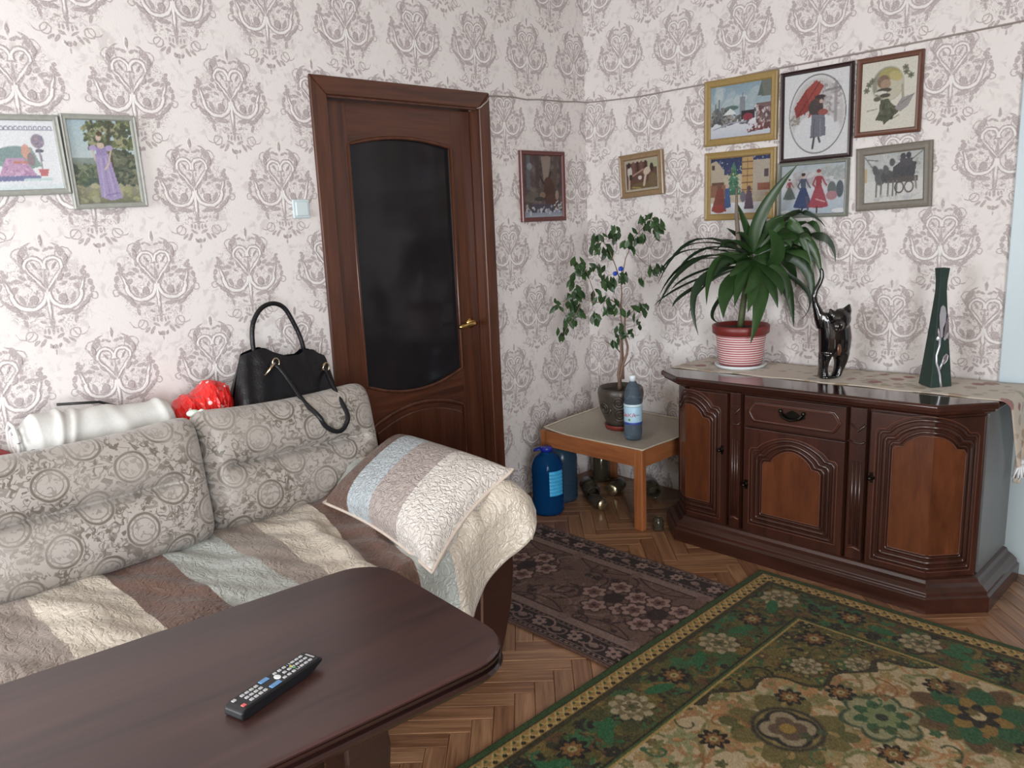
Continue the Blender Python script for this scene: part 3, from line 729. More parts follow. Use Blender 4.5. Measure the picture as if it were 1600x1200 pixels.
PC = Vector((-0.335, -0.475, TH+0.006))                      # ficus pot
pot = thing('ficus_pot', PC, 'dark brown ceramic pot with carved spirals on the corner table holding the ficus', 'plant pot')
g = G('dark_carved_ceramic'); o = g.tc(); f = g.noise(o, 24.0, 4.0)
g.bump(g.noise(o, 70.0, 3.0), 0.3, 0.003)
MAT_POT = g.set(g.mix(f, C(42, 36, 33), C(88, 79, 70)), 0.34, 0, 0.5)
b = MB(); b.lathe([(0.066, 0.018), (0.074, 0.03), (0.092, 0.075), (0.108, 0.13), (0.115, 0.180), (0.111, 0.203), (0.106, 0.210), (0.100, 0.206), (0.100, 0.175)], 32, PC)
b.build('vessel', MAT_POT, pot, smooth=True)
view = Vector((CAM.x-PC.x, CAM.y-PC.y, 0)); a0 = math.atan2(view.y, view.x)
def potr(z): return np.interp(z, [0.03, 0.075, 0.13, 0.180], [0.074, 0.092, 0.108, 0.115])
def onpot(da, z, e=0.0): r = potr(z)+e; return (PC.x+r*math.cos(a0+da), PC.y+r*math.sin(a0+da), PC.z+z)
for k, (da, zc, R) in enumerate(((-0.08, 0.148, 0.036), (-0.02, 0.082, 0.040), (-0.85, 0.115, 0.038), (0.80, 0.120, 0.038), (0.95, 0.06, 0.026))):
    b = MB(); pts = []
    for i in range(40):
        t = i/39; an = t*4.6*math.pi*(1 if k % 2 else -1); r = R*(1-t*0.86); z = zc+r*math.sin(an)
        pts.append(onpot(da+r*math.cos(an)/potr(zc), z, 0.001))
    b.tube(pts, [0.0068*(1-0.4*i/39) for i in range(40)], 6); b.build('spiral_relief', MAT_POT, pot, smooth=True)
b = MB(); b.lathe([(0.064, 0.0), (0.076, 0.0), (0.083, 0.022), (0.080, 0.024), (0.070, 0.006), (0.0, 0.005)], 28, PC); b.build('saucer', plain('terracotta_saucer', C(122, 48, 40), 0.5), pot, smooth=True)
b = MB(); b.lathe([(0.101, 0.186), (0.06, 0.192), (0.0, 0.190)], 24, PC); b.build('soil', plain('potting_soil', C(44, 34, 28), 0.95, var=0.3, bump=0.6), pot)

# ficus: sizes are read off the photo in a plane through the pot facing the camera
fic = thing('ficus_tree', PC+Vector((0, 0, 0.19)), 'small leafy ficus with a thin twisted trunk in the carved brown pot', 'plant')
PR = Vector((rr.x, rr.y, 0)).normalized(); PN = Vector((-PR.y, PR.x, 0))            # across the view, away from the camera
SF = 0.000762
def fp(zx, zy, dep=0.0): return PC + PR*((zx-495)*SF) + Vector((0, 0, 0.200+(1150-zy)*SF*1.02)) + PN*dep
MAT_BARK = plain('grey_brown_bark', C(128, 104, 90), 0.8, var=0.25, bump=0.4)
br = [([(488,1160),(492,1080),(505,1010),(540,930),(545,880),(525,800),(530,700),(505,620),(512,540),(508,470)], [.011,.0105,.009,.007,.0065,.006,.0055,.0045,.004,.003], 0),
      ([(500,1150),(480,1060),(500,940),(498,830),(505,730),(500,650),(490,590)], [.010,.008,.006,.0045,.004,.0035,.002], -.012),
      ([(512,1090),(515,960),(512,830),(535,740)], [.008,.006,.004,.003], .012),
      ([(500,920),(465,880),(400,838)], [.0035,.003,.002], -.01), ([(520,1010),(560,970),(580,940)], [.003,.0025,.0015], 0),
      ([(508,480),(470,360),(430,260),(380,200),(330,260)], [.003,.0026,.0022,.0018,.001], -.01),
      ([(508,480),(540,330),(600,200),(680,120),(735,80)], [.003,.0026,.0022,.0018,.001], .02),
      ([(505,620),(440,580),(340,590),(250,560),(190,560),(110,580)], [.003,.0026,.0022,.0018,.0015,.001], -.03),
      ([(330,600),(330,520),(290,400),(230,340)], [.002,.002,.0018,.001], -.02), ([(250,600),(200,680),(130,780)], [.002,.0016,.001], -.03),
      ([(540,700),(600,640),(660,650)], [.0022,.0018,.001], .01), ([(540,760),(610,745)], [.0016,.001], .01), ([(600,300),(670,370),(725,400)], [.0016,.0014,.001], .03)]
b = MB()
for P, R, dep in br:
    b.tube([fp(x, y, dep*min(1, i/2)) for i, (x, y) in enumerate(P)], R, 6)
tag(b.build('trunk', MAT_BARK, fic, smooth=True), kind='stuff')
def leafmat(name, d, l, rough=0.38):
    g = G(name); o = g.tc(); rnd = g.n('ObjectInfo').outputs['Random']
    f = g.noise(g.v('ADD', o, g.comb(rnd, rnd, 0.0)), 30.0, 2.0)
    c = g.mix(g.m('ADD', g.m('MULTIPLY', f, 0.5), g.m('MULTIPLY', rnd, 0.5)), d, l)
    return g.set(c, rough, 0, 0.4, Subsurface_Weight=0.0)
MAT_FIC = leafmat('ficus_leaf_green', C(24, 42, 26), C(62, 92, 50))
q = MB(); Lp = [(0, 0.0), (0.25, 0.62), (0.5, 1.0), (0.75, 0.66), (1.0, 0.0)]; V = []; F = []
for t, w in Lp:
    y = -t; sag = -0.18*t*t
    V += [(-w*0.30, 0.05*w+sag, y), (0, sag-0.02, y), (w*0.30, 0.05*w+sag, y)]
for i in range(4): F += [(3*i, 3*i+1, 3*i+4, 3*i+3), (3*i+1, 3*i+2, 3*i+5, 3*i+4)]
q.add(V, F); LEAF = q.mesh('leaf'); LEAF.materials.append(MAT_FIC); LEAF.polygons.foreach_set('use_smooth', [True]*8)
CL = [(380,220,60,8),(470,180,50,7),(600,215,58,10),(705,130,55,10),(650,115,40,5),(340,260,40,4),(430,290,38,5),(230,345,38,6),(230,405,30,3),
      (320,400,35,4),(390,395,30,3),(510,430,40,5),(420,480,48,10),(595,455,25,2),(670,385,32,4),(725,395,20,2),(200,490,42,5),(240,530,30,3),(190,570,42,8),
      (90,585,32,4),(350,560,34,4),(420,610,52,9),(470,625,25,2),(175,680,46,10),(130,765,32,4),(125,812,12,1),(340,690,34,6),(245,650,30,3),(570,650,30,3),
      (640,645,34,5),(612,742,22,2),(475,742,25,3),(482,790,36,5),(555,788,20,2),(440,825,14,1),(705,180,36,4),(560,250,34,4)]
R = random.Random(5)
for x, y, rr_, n in CL:
    n = int(n*1.55+0.5)
    dep0 = -0.05 + 0.09*math.sin(x*0.013+y*0.007)
    for k in range(n):
        a = R.uniform(0, 6.28); q = math.sqrt(R.random())*rr_
        o = bpy.data.objects.new('leaf', LEAF); COL.objects.link(o); o.parent = fic
        p = fp(x+q*math.cos(a), y+q*math.sin(a)-22, dep0+R.uniform(-0.03, 0.03))
        p.x = min(p.x, -0.02); p.y = min(p.y, -0.02)
        o.location = p - ORG[fic.name]
        s = R.uniform(0.034, 0.050)*(1.15 if 90 < x < 260 else 1.0); o.scale = (s*0.92, s, s*1.12)
        face = math.atan2(PN.y, PN.x)-math.pi/2
        o.rotation_euler = (R.uniform(-0.7, 0.5), R.uniform(-0.9, 0.9)+0.4*math.cos(a), face+R.uniform(-0.9, 0.9))
# small blue decoration tied into the ficus
bd = thing('blue_bow', fp(485, 400, -0.07), 'tiny bright blue and white bow clipped among the ficus leaves', 'ornament')
MAT_BLUE = plain('royal_blue_plastic', C(36, 70, 178), 0.3)
for k, (x, y, s, t) in enumerate(((496, 385, 22, 0.5), (460, 412, 20, 0.9))):
    c = fp(x, y, -0.072); b = MB(); b.ball(c, s*SF, s*SF*0.6, s*SF*0.75, 12, 8); b.build('loop', MAT_BLUE, bd, smooth=True)
b = MB(); b.ball(fp(488, 402, -0.085), 0.008, 0.006, 0.006, 10, 6); b.build('knot', plain('white_plastic', C(224, 230, 240), 0.3), bd, smooth=True)

# mineral water bottle with label
def glassy(name, col, rough=0.05, trans=0.9, ior=1.33, alpha=1.0):
    g = G(name); return g.set(col, rough, 0, 0.5, Transmission_Weight=trans, IOR=ior)
BC = Vector((-0.468, -0.652, TH+0.006)); 
bt = thing('water_bottle', BC, 'blue-tinted water bottle with pale label and white cap before the carved pot', 'bottle')
prof = [(0.020, 0.004), (0.034, 0.0), (0.041, 0.012), (0.043, 0.03), (0.043, 0.085), (0.0415, 0.088), (0.0415, 0.178), (0.0425, 0.182), (0.0425, 0.20), (0.041, 0.235), (0.033, 0.275), (0.020, 0.303), (0.0135, 0.312), (0.0135, 0.318)]
b = MB(); b.lathe(prof, 28, BC); b.build('body', glassy('blue_tint_pet', C(184, 210, 234), 0.05, 0.86, 1.12), bt, smooth=True)
b = MB(); b.lathe([(0.036, 0.008), (0.039, 0.03), (0.0395, 0.225), (0.001, 0.226)], 24, BC); b.build('water', glassy('bottle_water', C(176, 200, 222), 0.02, 0.97, 1.10), bt, smooth=True)
b = MB(); b.lathe([(0.0160, 0.312), (0.0165, 0.336), (0.0150, 0.341), (0.0, 0.342)], 20, BC); b.build('cap', plain('white_cap', C(226, 236, 246), 0.35), bt, smooth=True)
b = MB(); b.lathe([(0.0428, 0.088), (0.0432, 0.090), (0.0432, 0.176), (0.0428, 0.178)], 32, BC); b.build('label', plain('pale_blue_label', C(176, 214, 236), 0.4, var=0.03), bt, smooth=True)
b = MB(); b.lathe([(0.0434, 0.086), (0.0436, 0.088), (0.0436, 0.097), (0.0434, 0.098)], 32, BC); b.build('label_band', plain('label_blue_band', C(62, 78, 160), 0.4), bt, smooth=True)
b = MB(); b.lathe([(0.0430, 0.1795), (0.0440, 0.182), (0.0440, 0.190), (0.0430, 0.193)], 32, BC); b.build('neck_band', plain('neck_band_white', C(206, 230, 240), 0.35), bt, smooth=True)
ab = math.atan2(CAM.y-BC.y, CAM.x-BC.x)
def wrapped_text(name, body, size, a_mid, zc, R, mat, parent, c):
    cu = bpy.data.curves.new(name, 'FONT'); cu.body = body; cu.size = size; cu.align_x = 'CENTER'; cu.align_y = 'CENTER'; cu.resolution_u = 3
    t = bpy.data.objects.new(name, cu); COL.objects.link(t)
    bpy.context.view_layer.update()
    me = bpy.data.meshes.new_from_object(t.evaluated_get(bpy.context.evaluated_depsgraph_get()))
    COL.objects.unlink(t); bpy.data.objects.remove(t)
    for v in me.vertices:
        a = a_mid + v.co.x/R; v.co = Vector((c.x+R*math.cos(a), c.y+R*math.sin(a), c.z+zc+v.co.y)) - ORG[parent.name]
    me.name = name; me.materials.append(mat); o = bpy.data.objects.new(name, me); COL.objects.link(o); o.parent = parent; ORG[o.name] = ORG[parent.name]
    return o
bt.scale = (1.0, 1.0, 0.90)
wrapped_text('label_lettering', 'СЬКА', 0.030, ab-0.62, 0.136, 0.0437, plain('label_red', C(196, 40, 66), 0.4), bt, BC)
wrapped_text('label_small_lettering', 'вода', 0.012, ab+0.42, 0.138, 0.0437, plain('label_navy', C(50, 66, 96), 0.4), bt, BC)
def on_bottle(a, z, R=0.0437): return (BC.x+R*math.cos(ab+a), BC.y+R*math.sin(ab+a), BC.z+z)
b = MB(); b.add([on_bottle(-0.42+0.13*math.cos(k*math.pi/4), 0.113+0.007*math.sin(k*math.pi/4)) for k in range(8)], [tuple(range(8))]); b.build('label_emblem', plain('label_green', C(112, 138, 62), 0.4), bt)

# big blue water bottle on the floor, an emptier one behind it
def big_bottle(name, c, label, body, water, capmat, capped=True):
    t = thing(name, c, label, 'bottle', 'five litre water bottles under the corner table')
    p = [(0.055, 0.006), (0.070, 0.0), (0.079, 0.014)]
    z = 0.03
    for k in range(7): p += [(0.080, z), (0.0775, z+0.012), (0.080, z+0.024)]; z += 0.026
    p += [(0.080, 0.222), (0.076, 0.250), (0.062, 0.283), (0.040, 0.305), (0.026, 0.312), (0.026, 0.322)]
    b = MB(); b.lathe(p, 32, c); b.build('body', body, t, smooth=True)
    if water is not None:
        b = MB(); b.lathe([(0.066, 0.006), (0.0745, 0.02), (0.0745, 0.235), (0.06, 0.275), (0.001, 0.276)], 28, c); b.build('water', water, t, smooth=True)
    if capped:
        b = MB(); b.lathe([(0.030, 0.316), (0.031, 0.332), (0.028, 0.336), (0.0, 0.337)], 22, c); b.build('cap', capmat, t, smooth=True)
        b = MB(); h = [(c[0]-PR.x*(0.028+0.03*math.sin(a)) , c[1]-PR.y*(0.028+0.03*math.sin(a)), c[2]+0.325-0.006*(1-math.cos(a))) for a in (0, 0.5, 1.0, 1.57)]
        b.tube([(c[0]-PR.x*0.03, c[1]-PR.y*0.03, c[2]+0.334), (c[0]-PR.x*0.058, c[1]-PR.y*0.058, c[2]+0.326), (c[0]-PR.x*0.062-PN.x*0.02, c[1]-PR.y*0.062-PN.y*0.02, c[2]+0.324), (c[0]-PR.x*0.03-PN.x*0.03, c[1]-PR.y*0.03-PN.y*0.03, c[2]+0.332)], 0.0045, 6); b.build('carry_handle', capmat, t, smooth=True)
    return t
MAT_BB = glassy('deep_blue_pet', C(40, 130, 220), 0.05, 0.84, 1.15); MAT_BW = glassy('deep_blue_water', C(30, 96, 176), 0.03, 0.9, 1.15)
MAT_BCAP = plain('navy_cap', C(30, 46, 150), 0.35)
b1 = Vector((-0.685, -0.285, 0.0)); t1 = big_bottle('water_jug', b1, 'large clear blue five litre water bottle with navy cap beside the table leg', MAT_BB, MAT_BW, MAT_BCAP)
ab1 = math.atan2(CAM.y-b1.y, CAM.x-b1.x)
b = MB()
def lab(u, v): a = ab1+0.12+u*1.0; R = 0.0815+0.0012*math.sin(v*44); return (b1.x+R*math.cos(a), b1.y+R*math.sin(a), 0.105+0.125*v)
b.grid(lab, 14, 40); b.build('label', plain('bright_cyan_label', C(70, 176, 235), 0.35, var=0.15, scale=60), t1, smooth=True)
b2 = Vector((-0.50, -0.215, 0.0)); big_bottle('water_jug', b2, 'dull blue five litre bottle half hidden behind the bright blue one', glassy('dusty_blue_pet', C(86, 118, 150), 0.2, 0.75, 1.25), None, MAT_BCAP, False)

# glass jars lying and standing under the table
MAT_JAR = glassy('dusty_jar_glass', C(150, 140, 118), 0.08, 0.85, 1.4)
MAT_JARIN = plain('dark_jar_contents', C(36, 26, 20), 0.5)
MAT_LID = plain('tin_lid', C(186, 172, 140), 0.25, 0.9)
def jar(c, rot, R, H, label, lid):
    t = thing('glass_jar', (0, 0, 0), label, 'jar', 'glass jars under the corner table', None, True)
    t.location = c; t.rotation_euler = rot
    b = MB(); b.lathe([(R*0.85, 0.0), (R, 0.008), (R, H*0.72), (R*0.78, H*0.86), (R*0.72, H*0.90), (R*0.76, H*0.94), (R*0.72, H), (R*0.66, H), (R*0.66, H*0.88), (R*0.92, H*0.70), (R*0.92, 0.012), (0.0, 0.010)], 22)
    b.build('glass', MAT_JAR, t, smooth=True)
    if lid: b = MB(); b.lathe([(R*0.82, H*0.93), (R*0.82, H+0.004), (R*0.78, H+0.007), (0.0, H+0.007)], 22); b.build('lid', MAT_LID, t, smooth=True)
av = math.atan2(CAM.y+0.3, CAM.x+0.3)
def lying(c, R, H, az, label, lid=False): jar((c[0], c[1], R), (0, rad(90), az), R, H, label, lid)
lying((-0.34, -0.25), 0.046, 0.16, av+0.2, 'glass jar lying with its dark mouth towards the room, next to the blue bottles')
lying((-0.47, -0.39), 0.034, 0.11, av+0.5, 'small glass jar lying in front of the dark-mouthed jar', True)
jar((-0.13, -0.17, 0.0), (0, 0, 0), 0.050, 0.17, 'upright glass jar with a tin lid standing by the right wall', True)
lying((-0.20, -0.36), 0.036, 0.12, av-0.4, 'glass jar lying under the middle of the corner table', True)
lying((-0.13, -0.50), 0.042, 0.14, av+0.1, 'glass jar lying behind the near table leg')
jar((-0.537, -0.842, 0.0), (0, 0, 0), 0.026, 0.062, 'tiny glass jar on the floor between table leg and sideboard', False)

# ------------------------------------------------------------------ things on the sideboard
DC = Vector((-0.215, -1.065, TZ(-1.065)+0.006))
dp = thing('dracaena_pot', DC, 'white and red ribbed pot with a dark red rim on the runner', 'plant pot')
g = G('ribbed_red_white'); s = g.sep(g.tc()); st = g.m('SINE', g.m('MULTIPLY', s[2], 2*math.pi/0.0105))
g.bump(st, 0.5, 0.002)
MAT_RIB = g.set(g.mix(g.rng(st, -0.5, 0.1), C(168, 66, 78), C(224, 206, 204)), 0.45, 0, 0.4)
b = MB(); b.lathe([(0.075, 0.014), (0.094, 0.016), (0.098, 0.05), (0.108, 0.130), (0.110, 0.152)], 40, DC); b.build('vessel', MAT_RIB, dp, smooth=True)
MAT_RIM = plain('dark_red_rim', C(116, 42, 38), 0.4, var=0.06)
b = MB(); b.lathe([(0.112, 0.148), (0.124, 0.156), (0.126, 0.188), (0.121, 0.192), (0.113, 0.188), (0.109, 0.160)], 40, DC); b.build('rim', MAT_RIM, dp, smooth=True)
b = MB(); b.lathe([(0.08, 0.0), (0.103, 0.0), (0.114, 0.014), (0.110, 0.016), (0.09, 0.008), (0.0, 0.008)], 36, DC); b.build('saucer', plain('white_saucer', C(214, 220, 222), 0.35, var=0.03), dp, smooth=True)
b = MB(); b.lathe([(0.112, 0.170), (0.06, 0.178), (0.0, 0.176)], 24, DC); b.build('soil', bpy.data.materials['potting_soil'], dp)

dra = thing('dracaena', DC+Vector((0, 0, 0.17)), 'large dracaena with long arching green leaves on the sideboard', 'plant')
SD = 0.000762
def gp(zx, zy, dep=0.0):
    p = DC + PR*((zx-540)*SD) + Vector((0, 0, 0.185+(905-zy)*SD*1.02)) + PN*dep
    p.x = min(p.x, -0.034); return p
b = MB(); b.tube([gp(535, 935), gp(545, 840), gp(560, 720), gp(580, 600), gp(595, 500)], [0.016, 0.015, 0.014, 0.013, 0.008], 8); b.build('stem', plain('dracaena_stem', C(76, 84, 50), 0.6, var=0.2), dra, smooth=True)
b = MB(); b.tube([gp(545, 560, .02), gp(525, 420, .02), gp(512, 280, .02), gp(510, 130, .02)], [0.010, 0.011, 0.009, 0.004], 7); b.build('dry_stake', plain('dry_grey_stake', C(120, 108, 98), 0.8, var=0.15), dra, smooth=True)
MAT_DR = leafmat('dracaena_green', C(24, 42, 24), C(54, 86, 42), 0.34)
MAT_DRT = leafmat('dracaena_dark_green', C(24, 36, 28), C(40, 60, 38), 0.4)
def bez(a, c, d, t): return a*(1-t)*(1-t)+c*(2*t*(1-t))+d*t*t
def leaf(start, mid, tip, w, d1, d2, twist=0.0, thin=False):
    if thin: w *= 1.55; twist = min(1, twist+0.35)
    a, d = gp(*start), gp(*tip, d2); m = gp(*mid, d1); c = m*2-(a+d)*0.5
    n = 12; V = []; F = []
    for i in range(n+1):
        t = i/n; p = bez(a, c, d, t); tg = (bez(a, c, d, min(1, t+.02))-bez(a, c, d, max(0, t-.02))).normalized()
        up = Vector((0, 0, 1)); side = tg.cross(up)
        if side.length < 0.15: side = PR.copy()
        side = (side.normalized()*(1-twist)+(PR-tg*PR.dot(tg))*twist)
        side.normalize(); nn = side.cross(tg).normalized()
        ww = w*(min(1, 0.45+t*2.2))*(1-max(0, (t-0.45)/0.55)**1.6)*0.5+0.0006
        V += [p-side*ww+nn*ww*0.35, p, p+side*ww+nn*ww*0.35]
    for v in V: v.x = min(v.x, -0.026)
    for i in range(n): F += [(3*i, 3*i+1, 3*i+4, 3*i+3), (3*i+1, 3*i+2, 3*i+5, 3*i+4)]
    b = MB(); b.add(V, F); b.build('leaf', MAT_DRT if thin else MAT_DR, dra, smooth=True)
S = (575, 520)
LV = [(S,(270,410),(40,640),.016,-.02,-.06,.3,1),(S,(240,470),(75,625),.014,.05,.08,.3,1),((570,540),(250,525),(18,775),.020,-.06,-.12,.3,1),
      ((570,540),(270,520),(70,720),.016,.02,.04,.3,1),((570,560),(250,660),(48,785),.016,.06,.09,.3,1),((570,560),(240,680),(112,768),.016,-.05,-.1,.3,1),
      ((570,560),(265,640),(240,920),.024,-.10,-.17,.5,1),((570,570),(320,670),(215,850),.030,-.03,-.06,.5,0),((570,540),(300,530),(178,640),.018,.08,.12,.3,1),
      ((570,550),(375,545),(300,760),.048,-.07,-.12,.7,0),((580,570),(420,660),(370,825),.072,-.13,-.20,.9,0),((610,560),(610,690),(525,975),.074,-.12,-.19,.9,0),
      ((570,530),(430,500),(310,490),.040,-.10,-.13,.6,0),((560,600),(390,800),(432,895),.012,.02,.05,.5,1),((600,500),(640,270),(822,20),.052,-.03,-.06,.8,0),
      ((592,490),(570,350),(518,205),.034,.03,.05,.8,0),((680,600),(700,470),(618,345),.062,-.10,-.14,1,0),((620,500),(780,330),(905,610),.052,-.05,-.10,.7,0),
      ((610,490),(860,285),(1112,365),.020,.03,.02,.3,1),((610,490),(900,340),(985,465),.036,-.02,-.04,.6,0),((610,500),(960,400),(1095,555),.034,-.04,-.06,.5,1),
      ((620,510),(950,465),(1052,548),.034,.02,.02,.5,0),((630,510),(850,420),(962,650),.060,-.06,-.09,.8,0),((630,530),(860,530),(940,800),.070,-.03,-.05,.9,0),
      ((630,540),(820,570),(890,700),.046,.03,.03,.7,0),((630,560),(770,640),(838,920),.058,-.02,-.03,.9,0),((620,560),(740,650),(875,690),.018,.05,.05,.4,1),
      ((630,510),(880,460),(925,600),.060,-.02,-.04,.8,0),((640,540),(950,720),(928,885),.012,.0,.02,.4,1),((600,490),(690,340),(800,300),.042,-.03,-.06,.6,0),
      ((600,510),(470,560),(400,600),.040,-.14,-.2,.8,0),((610,540),(560,620),(480,700),.050,-.14,-.2,.9,0),((620,540),(690,620),(700,720),.050,-.12,-.17,.9,0),
      ((600,500),(500,440),(430,420),.028,.06,.09,.5,1),((600,520),(480,480),(330,480),.026,.03,.05,.5,0),((610,500),(720,420),(760,460),.040,-.10,-.14,.8,0),
      ((600,520),(520,530),(450,590),.046,-.08,-.13,.8,0),((620,520),(740,500),(820,540),.040,.05,.06,.6,0),((600,480),(560,420),(470,350),.022,.05,.06,.5,1)]
LV += [((590,520),(500,620),(440,770),.050,-.11,-.17,.9,0),((600,530),(560,660),(505,800),.052,-.13,-.19,.9,0),((610,530),(660,640),(690,790),.050,-.10,-.15,.9,0),
       ((610,520),(740,600),(770,760),.046,-.06,-.10,.8,0),((600,500),(470,430),(360,470),.034,-.05,-.08,.6,0),((600,500),(450,500),(330,610),.040,-.09,-.14,.7,0),((590,520),(420,590),(320,690),.040,.02,.03,.6,0),
       ((600,490),(660,380),(700,300),.044,.04,.07,.8,0),((610,480),(720,370),(810,380),.044,.03,.05,.7,0),((620,500),(800,400),(880,440),.044,-.08,-.12,.7,0),((620,520),(790,480),(870,560),.048,-.09,-.14,.8,0),
       ((600,480),(540,400),(480,380),.030,-.03,-.05,.6,0),((590,500),(350,430),(190,470),.018,.03,.05,.3,1),((590,500),(330,460),(140,590),.018,-.03,-.05,.3,1),((590,530),(300,600),(150,690),.020,.04,.07,.3,1),((620,500),(870,370),(1010,440),.030,.02,.03,.5,0)]
for L in LV: leaf(L[0], L[1], L[2], L[3], L[4], L[5], L[6], L[7])

# black cat figurine
KC = Vector((-0.262, -1.492, TZ(-1.49)+0.005))
cat = thing('cat_figurine', KC, 'tall glossy black cat statuette with raised tail on the sideboard', 'figurine')
SK = 0.000418                                                 # zoom pixel to metre (6.31 px per photo pixel)
def kp(zx, zy, dep=0.0): return KC + PR*((zx-235)*SK) + Vector((0, 0, (1140-zy)*SK)) + PN*dep
def skin(name, verts, edges, radii, mat, parent, sub=2):
    me = bpy.data.meshes.new(name); org = ORG[parent.name]
    me.from_pydata([tuple(Vector(v)-org) for v in verts], edges, [])
    o = bpy.data.objects.new(name, me); COL.objects.link(o); o.parent = parent; ORG[o.name] = org
    o.modifiers.new('skin', 'SKIN'); sv = me.skin_vertices[0].data if me.skin_vertices else None
    if sv is None:
        me.attributes  # the modifier adds the layer on first use
        import bmesh
        bm = bmesh.new(); bm.from_mesh(me); ly = bm.verts.layers.skin.verify()
        for v, r in zip(bm.verts, radii): v[ly].radius = r if isinstance(r, tuple) else (r, r); v[ly].use_root = (v.index == 0)
        bm.to_mesh(me); bm.free()
    else:
        for v, r in zip(sv, radii): v.radius = r if isinstance(r, tuple) else (r, r)
        sv[0].use_root = True
    q = o.modifiers.new('sub', 'SUBSURF'); q.levels = sub; q.render_levels = sub
    me.materials.append(mat); return o
g = G('black_gloss_glaze'); MAT_CAT = g.set(C(16, 14, 16), 0.09, 0, 0.6, Coat_Weight=0.5, Coat_Roughness=0.05)
def loft(b, rows, dep):
    """rows: (zoom y, left, right, depth half) stacked into one closed hull"""
    n = 20; V = []; F = []
    for zy, l, r, d in rows:
        c = kp((l+r)/2, zy, dep); hw = (r-l)/2*SK
        for k in range(n): a = 2*math.pi*k/n; V.append(c+PR*(hw*math.cos(a))+PN*(d*math.sin(a)))
    m = len(rows)
    for q in range(m-1):
        for k in range(n): F.append((q*n+k, (q+1)*n+k, (q+1)*n+(k+1) % n, q*n+(k+1) % n))
    F += [tuple(range(n-1, -1, -1)), tuple(range((m-1)*n, m*n))]
    b.add(V, F)
b = MB()
loft(b, [(920,140,428,.044),(850,138,440,.052),(750,132,446,.056),(650,126,432,.054),(570,118,402,.048),(520,108,350,.036),(498,106,270,.022)], 0.0)
loft(b, [(1130,138,238,.034),(1090,142,225,.032),(1040,146,222,.034),(980,144,232,.040),(900,140,268,.046)], 0.0)
loft(b, [(1130,262,352,.034),(1090,285,366,.032),(1040,296,388,.034),(980,296,412,.040),(900,262,432,.046)], 0.0)
b.tube([kp(x, y) for x, y in ((170,640),(140,560),(112,480),(85,410),(72,340),(88,280),(122,220),(142,160),(140,110),(130,78))], [.026,.024,.018,.0125,.0115,.0105,.010,.0095,.0085,.006], 12)
b.ball(kp(300, 560, -.040), 0.046, 0.038, 0.044, 18, 12); b.ball(kp(238, 610, -.078), 0.026, 0.024, 0.022, 14, 10); b.ball(kp(212, 640, -.094), 0.012, 0.012, 0.010, 10, 8)
for zx, zy, an in ((355, 470, 20), (215, 505, -28)):
    b.lathe([(0.021, -0.024), (0.018, 0.0), (0.009, 0.014), (0.003, 0.024)], 10, kp(zx, zy, -.044), mat=Matrix.Rotation(rad(an), 3, PN))
o = b.build('body', MAT_CAT, cat, smooth=True)
r_ = o.modifiers.new('remesh', 'REMESH'); r_.mode = 'VOXEL'; r_.voxel_size = 0.0032; r_.use_smooth_shade = True
q_ = o.modifiers.new('smooth', 'SMOOTH'); q_.factor = 0.5; q_.iterations = 5
b = MB(); b.lathe([(0.046, 0.0), (0.046, 0.007), (0.041, 0.010), (0.0, 0.010)], 24, KC+PR*0.002, sx=1.05, sy=0.75); b.build('base', MAT_CAT, cat, smooth=True)
b = MB(); b.ball(kp(290, 850, -.049), 0.017, 0.007, 0.026, 12, 8); b.build('copper_patch', plain('copper_rub', C(120, 84, 66), 0.3, 0.5), cat, smooth=True)
for x, y in ((250, 618), (200, 628)):
    b = MB(); b.ball(kp(x, y-22, -.099), 0.0045, 0.004, 0.004, 8, 6); b.build('eye', plain('silver_eye', C(180, 180, 184), 0.2, 0.8), cat, smooth=True)

# green tapered vase with a painted silver flower
VC = Vector((-0.222, -1.888, TZ(-1.888)+0.005))
vase = thing('green_vase', VC, 'tall square dark green vase with a silver painted flower on the sideboard', 'vase')
g = G('dark_green_matt'); f = g.noise(g.tc(), 40.0, 3.0); MAT_VASE = g.set(g.mix(f, C(36, 52, 48), C(50, 68, 62)), 0.55, 0, 0.35)
# square section turned so an edge looks at the camera
vz = [(0.0, 0.0720), (0.104, 0.0575), (0.240, 0.0395), (0.320, 0.0295), (0.356, 0.0255), (0.392, 0.0262), (0.440, 0.0325)]
ev = math.atan2(CAM.y-VC.y, CAM.x-VC.x)
va = [ev-0.20+rad(90)*k for k in range(4)]
ring_ = lambda R, z: ([(VC.x+R*math.cos(a)*(0.86 if k % 2 else 1.0), VC.y+R*math.sin(a)*(0.86 if k % 2 else 1.0)) for k, a in enumerate(va)], VC.z+z)
b = MB(); b.tiers([ring_(r_*0.93, z) for z, r_ in vz]+[ring_(0.024, 0.440), ring_(0.020, 0.41)]); b.build('vessel', MAT_VASE, vase, bevel=0.003, seg=2)
SV = 0.000422                                                 # 5.71 px per photo pixel
def vp(zx, zy, e=0.0): 
    z = (1135-zy)*SV; R = np.interp(z, [q[0] for q in vz], [q[1] for q in vz])*0.93
    Q = [Vector((R*math.cos(a)*(0.86 if k % 2 else 1.0), R*math.sin(a)*(0.86 if k % 2 else 1.0), 0)) for k, a in enumerate(va)]
    L = [(q.dot(PR), q.dot(PN)) for q in Q]; lo, hi = min(l[0] for l in L), max(l[0] for l in L)
    dx = min(max((zx-180)*SV, lo*0.97), hi*0.97); dep = 9.0        # nearest face of the square section at this offset
    for (a, d0), (c, d1) in zip(L, L[1:]+L[:1]):
        if a != c and min(a, c) <= dx <= max(a, c): dep = min(dep, d0+(d1-d0)*(dx-a)/(c-a))
    return VC + PR*dx + PN*(dep-e-0.0006) + Vector((0, 0, z))
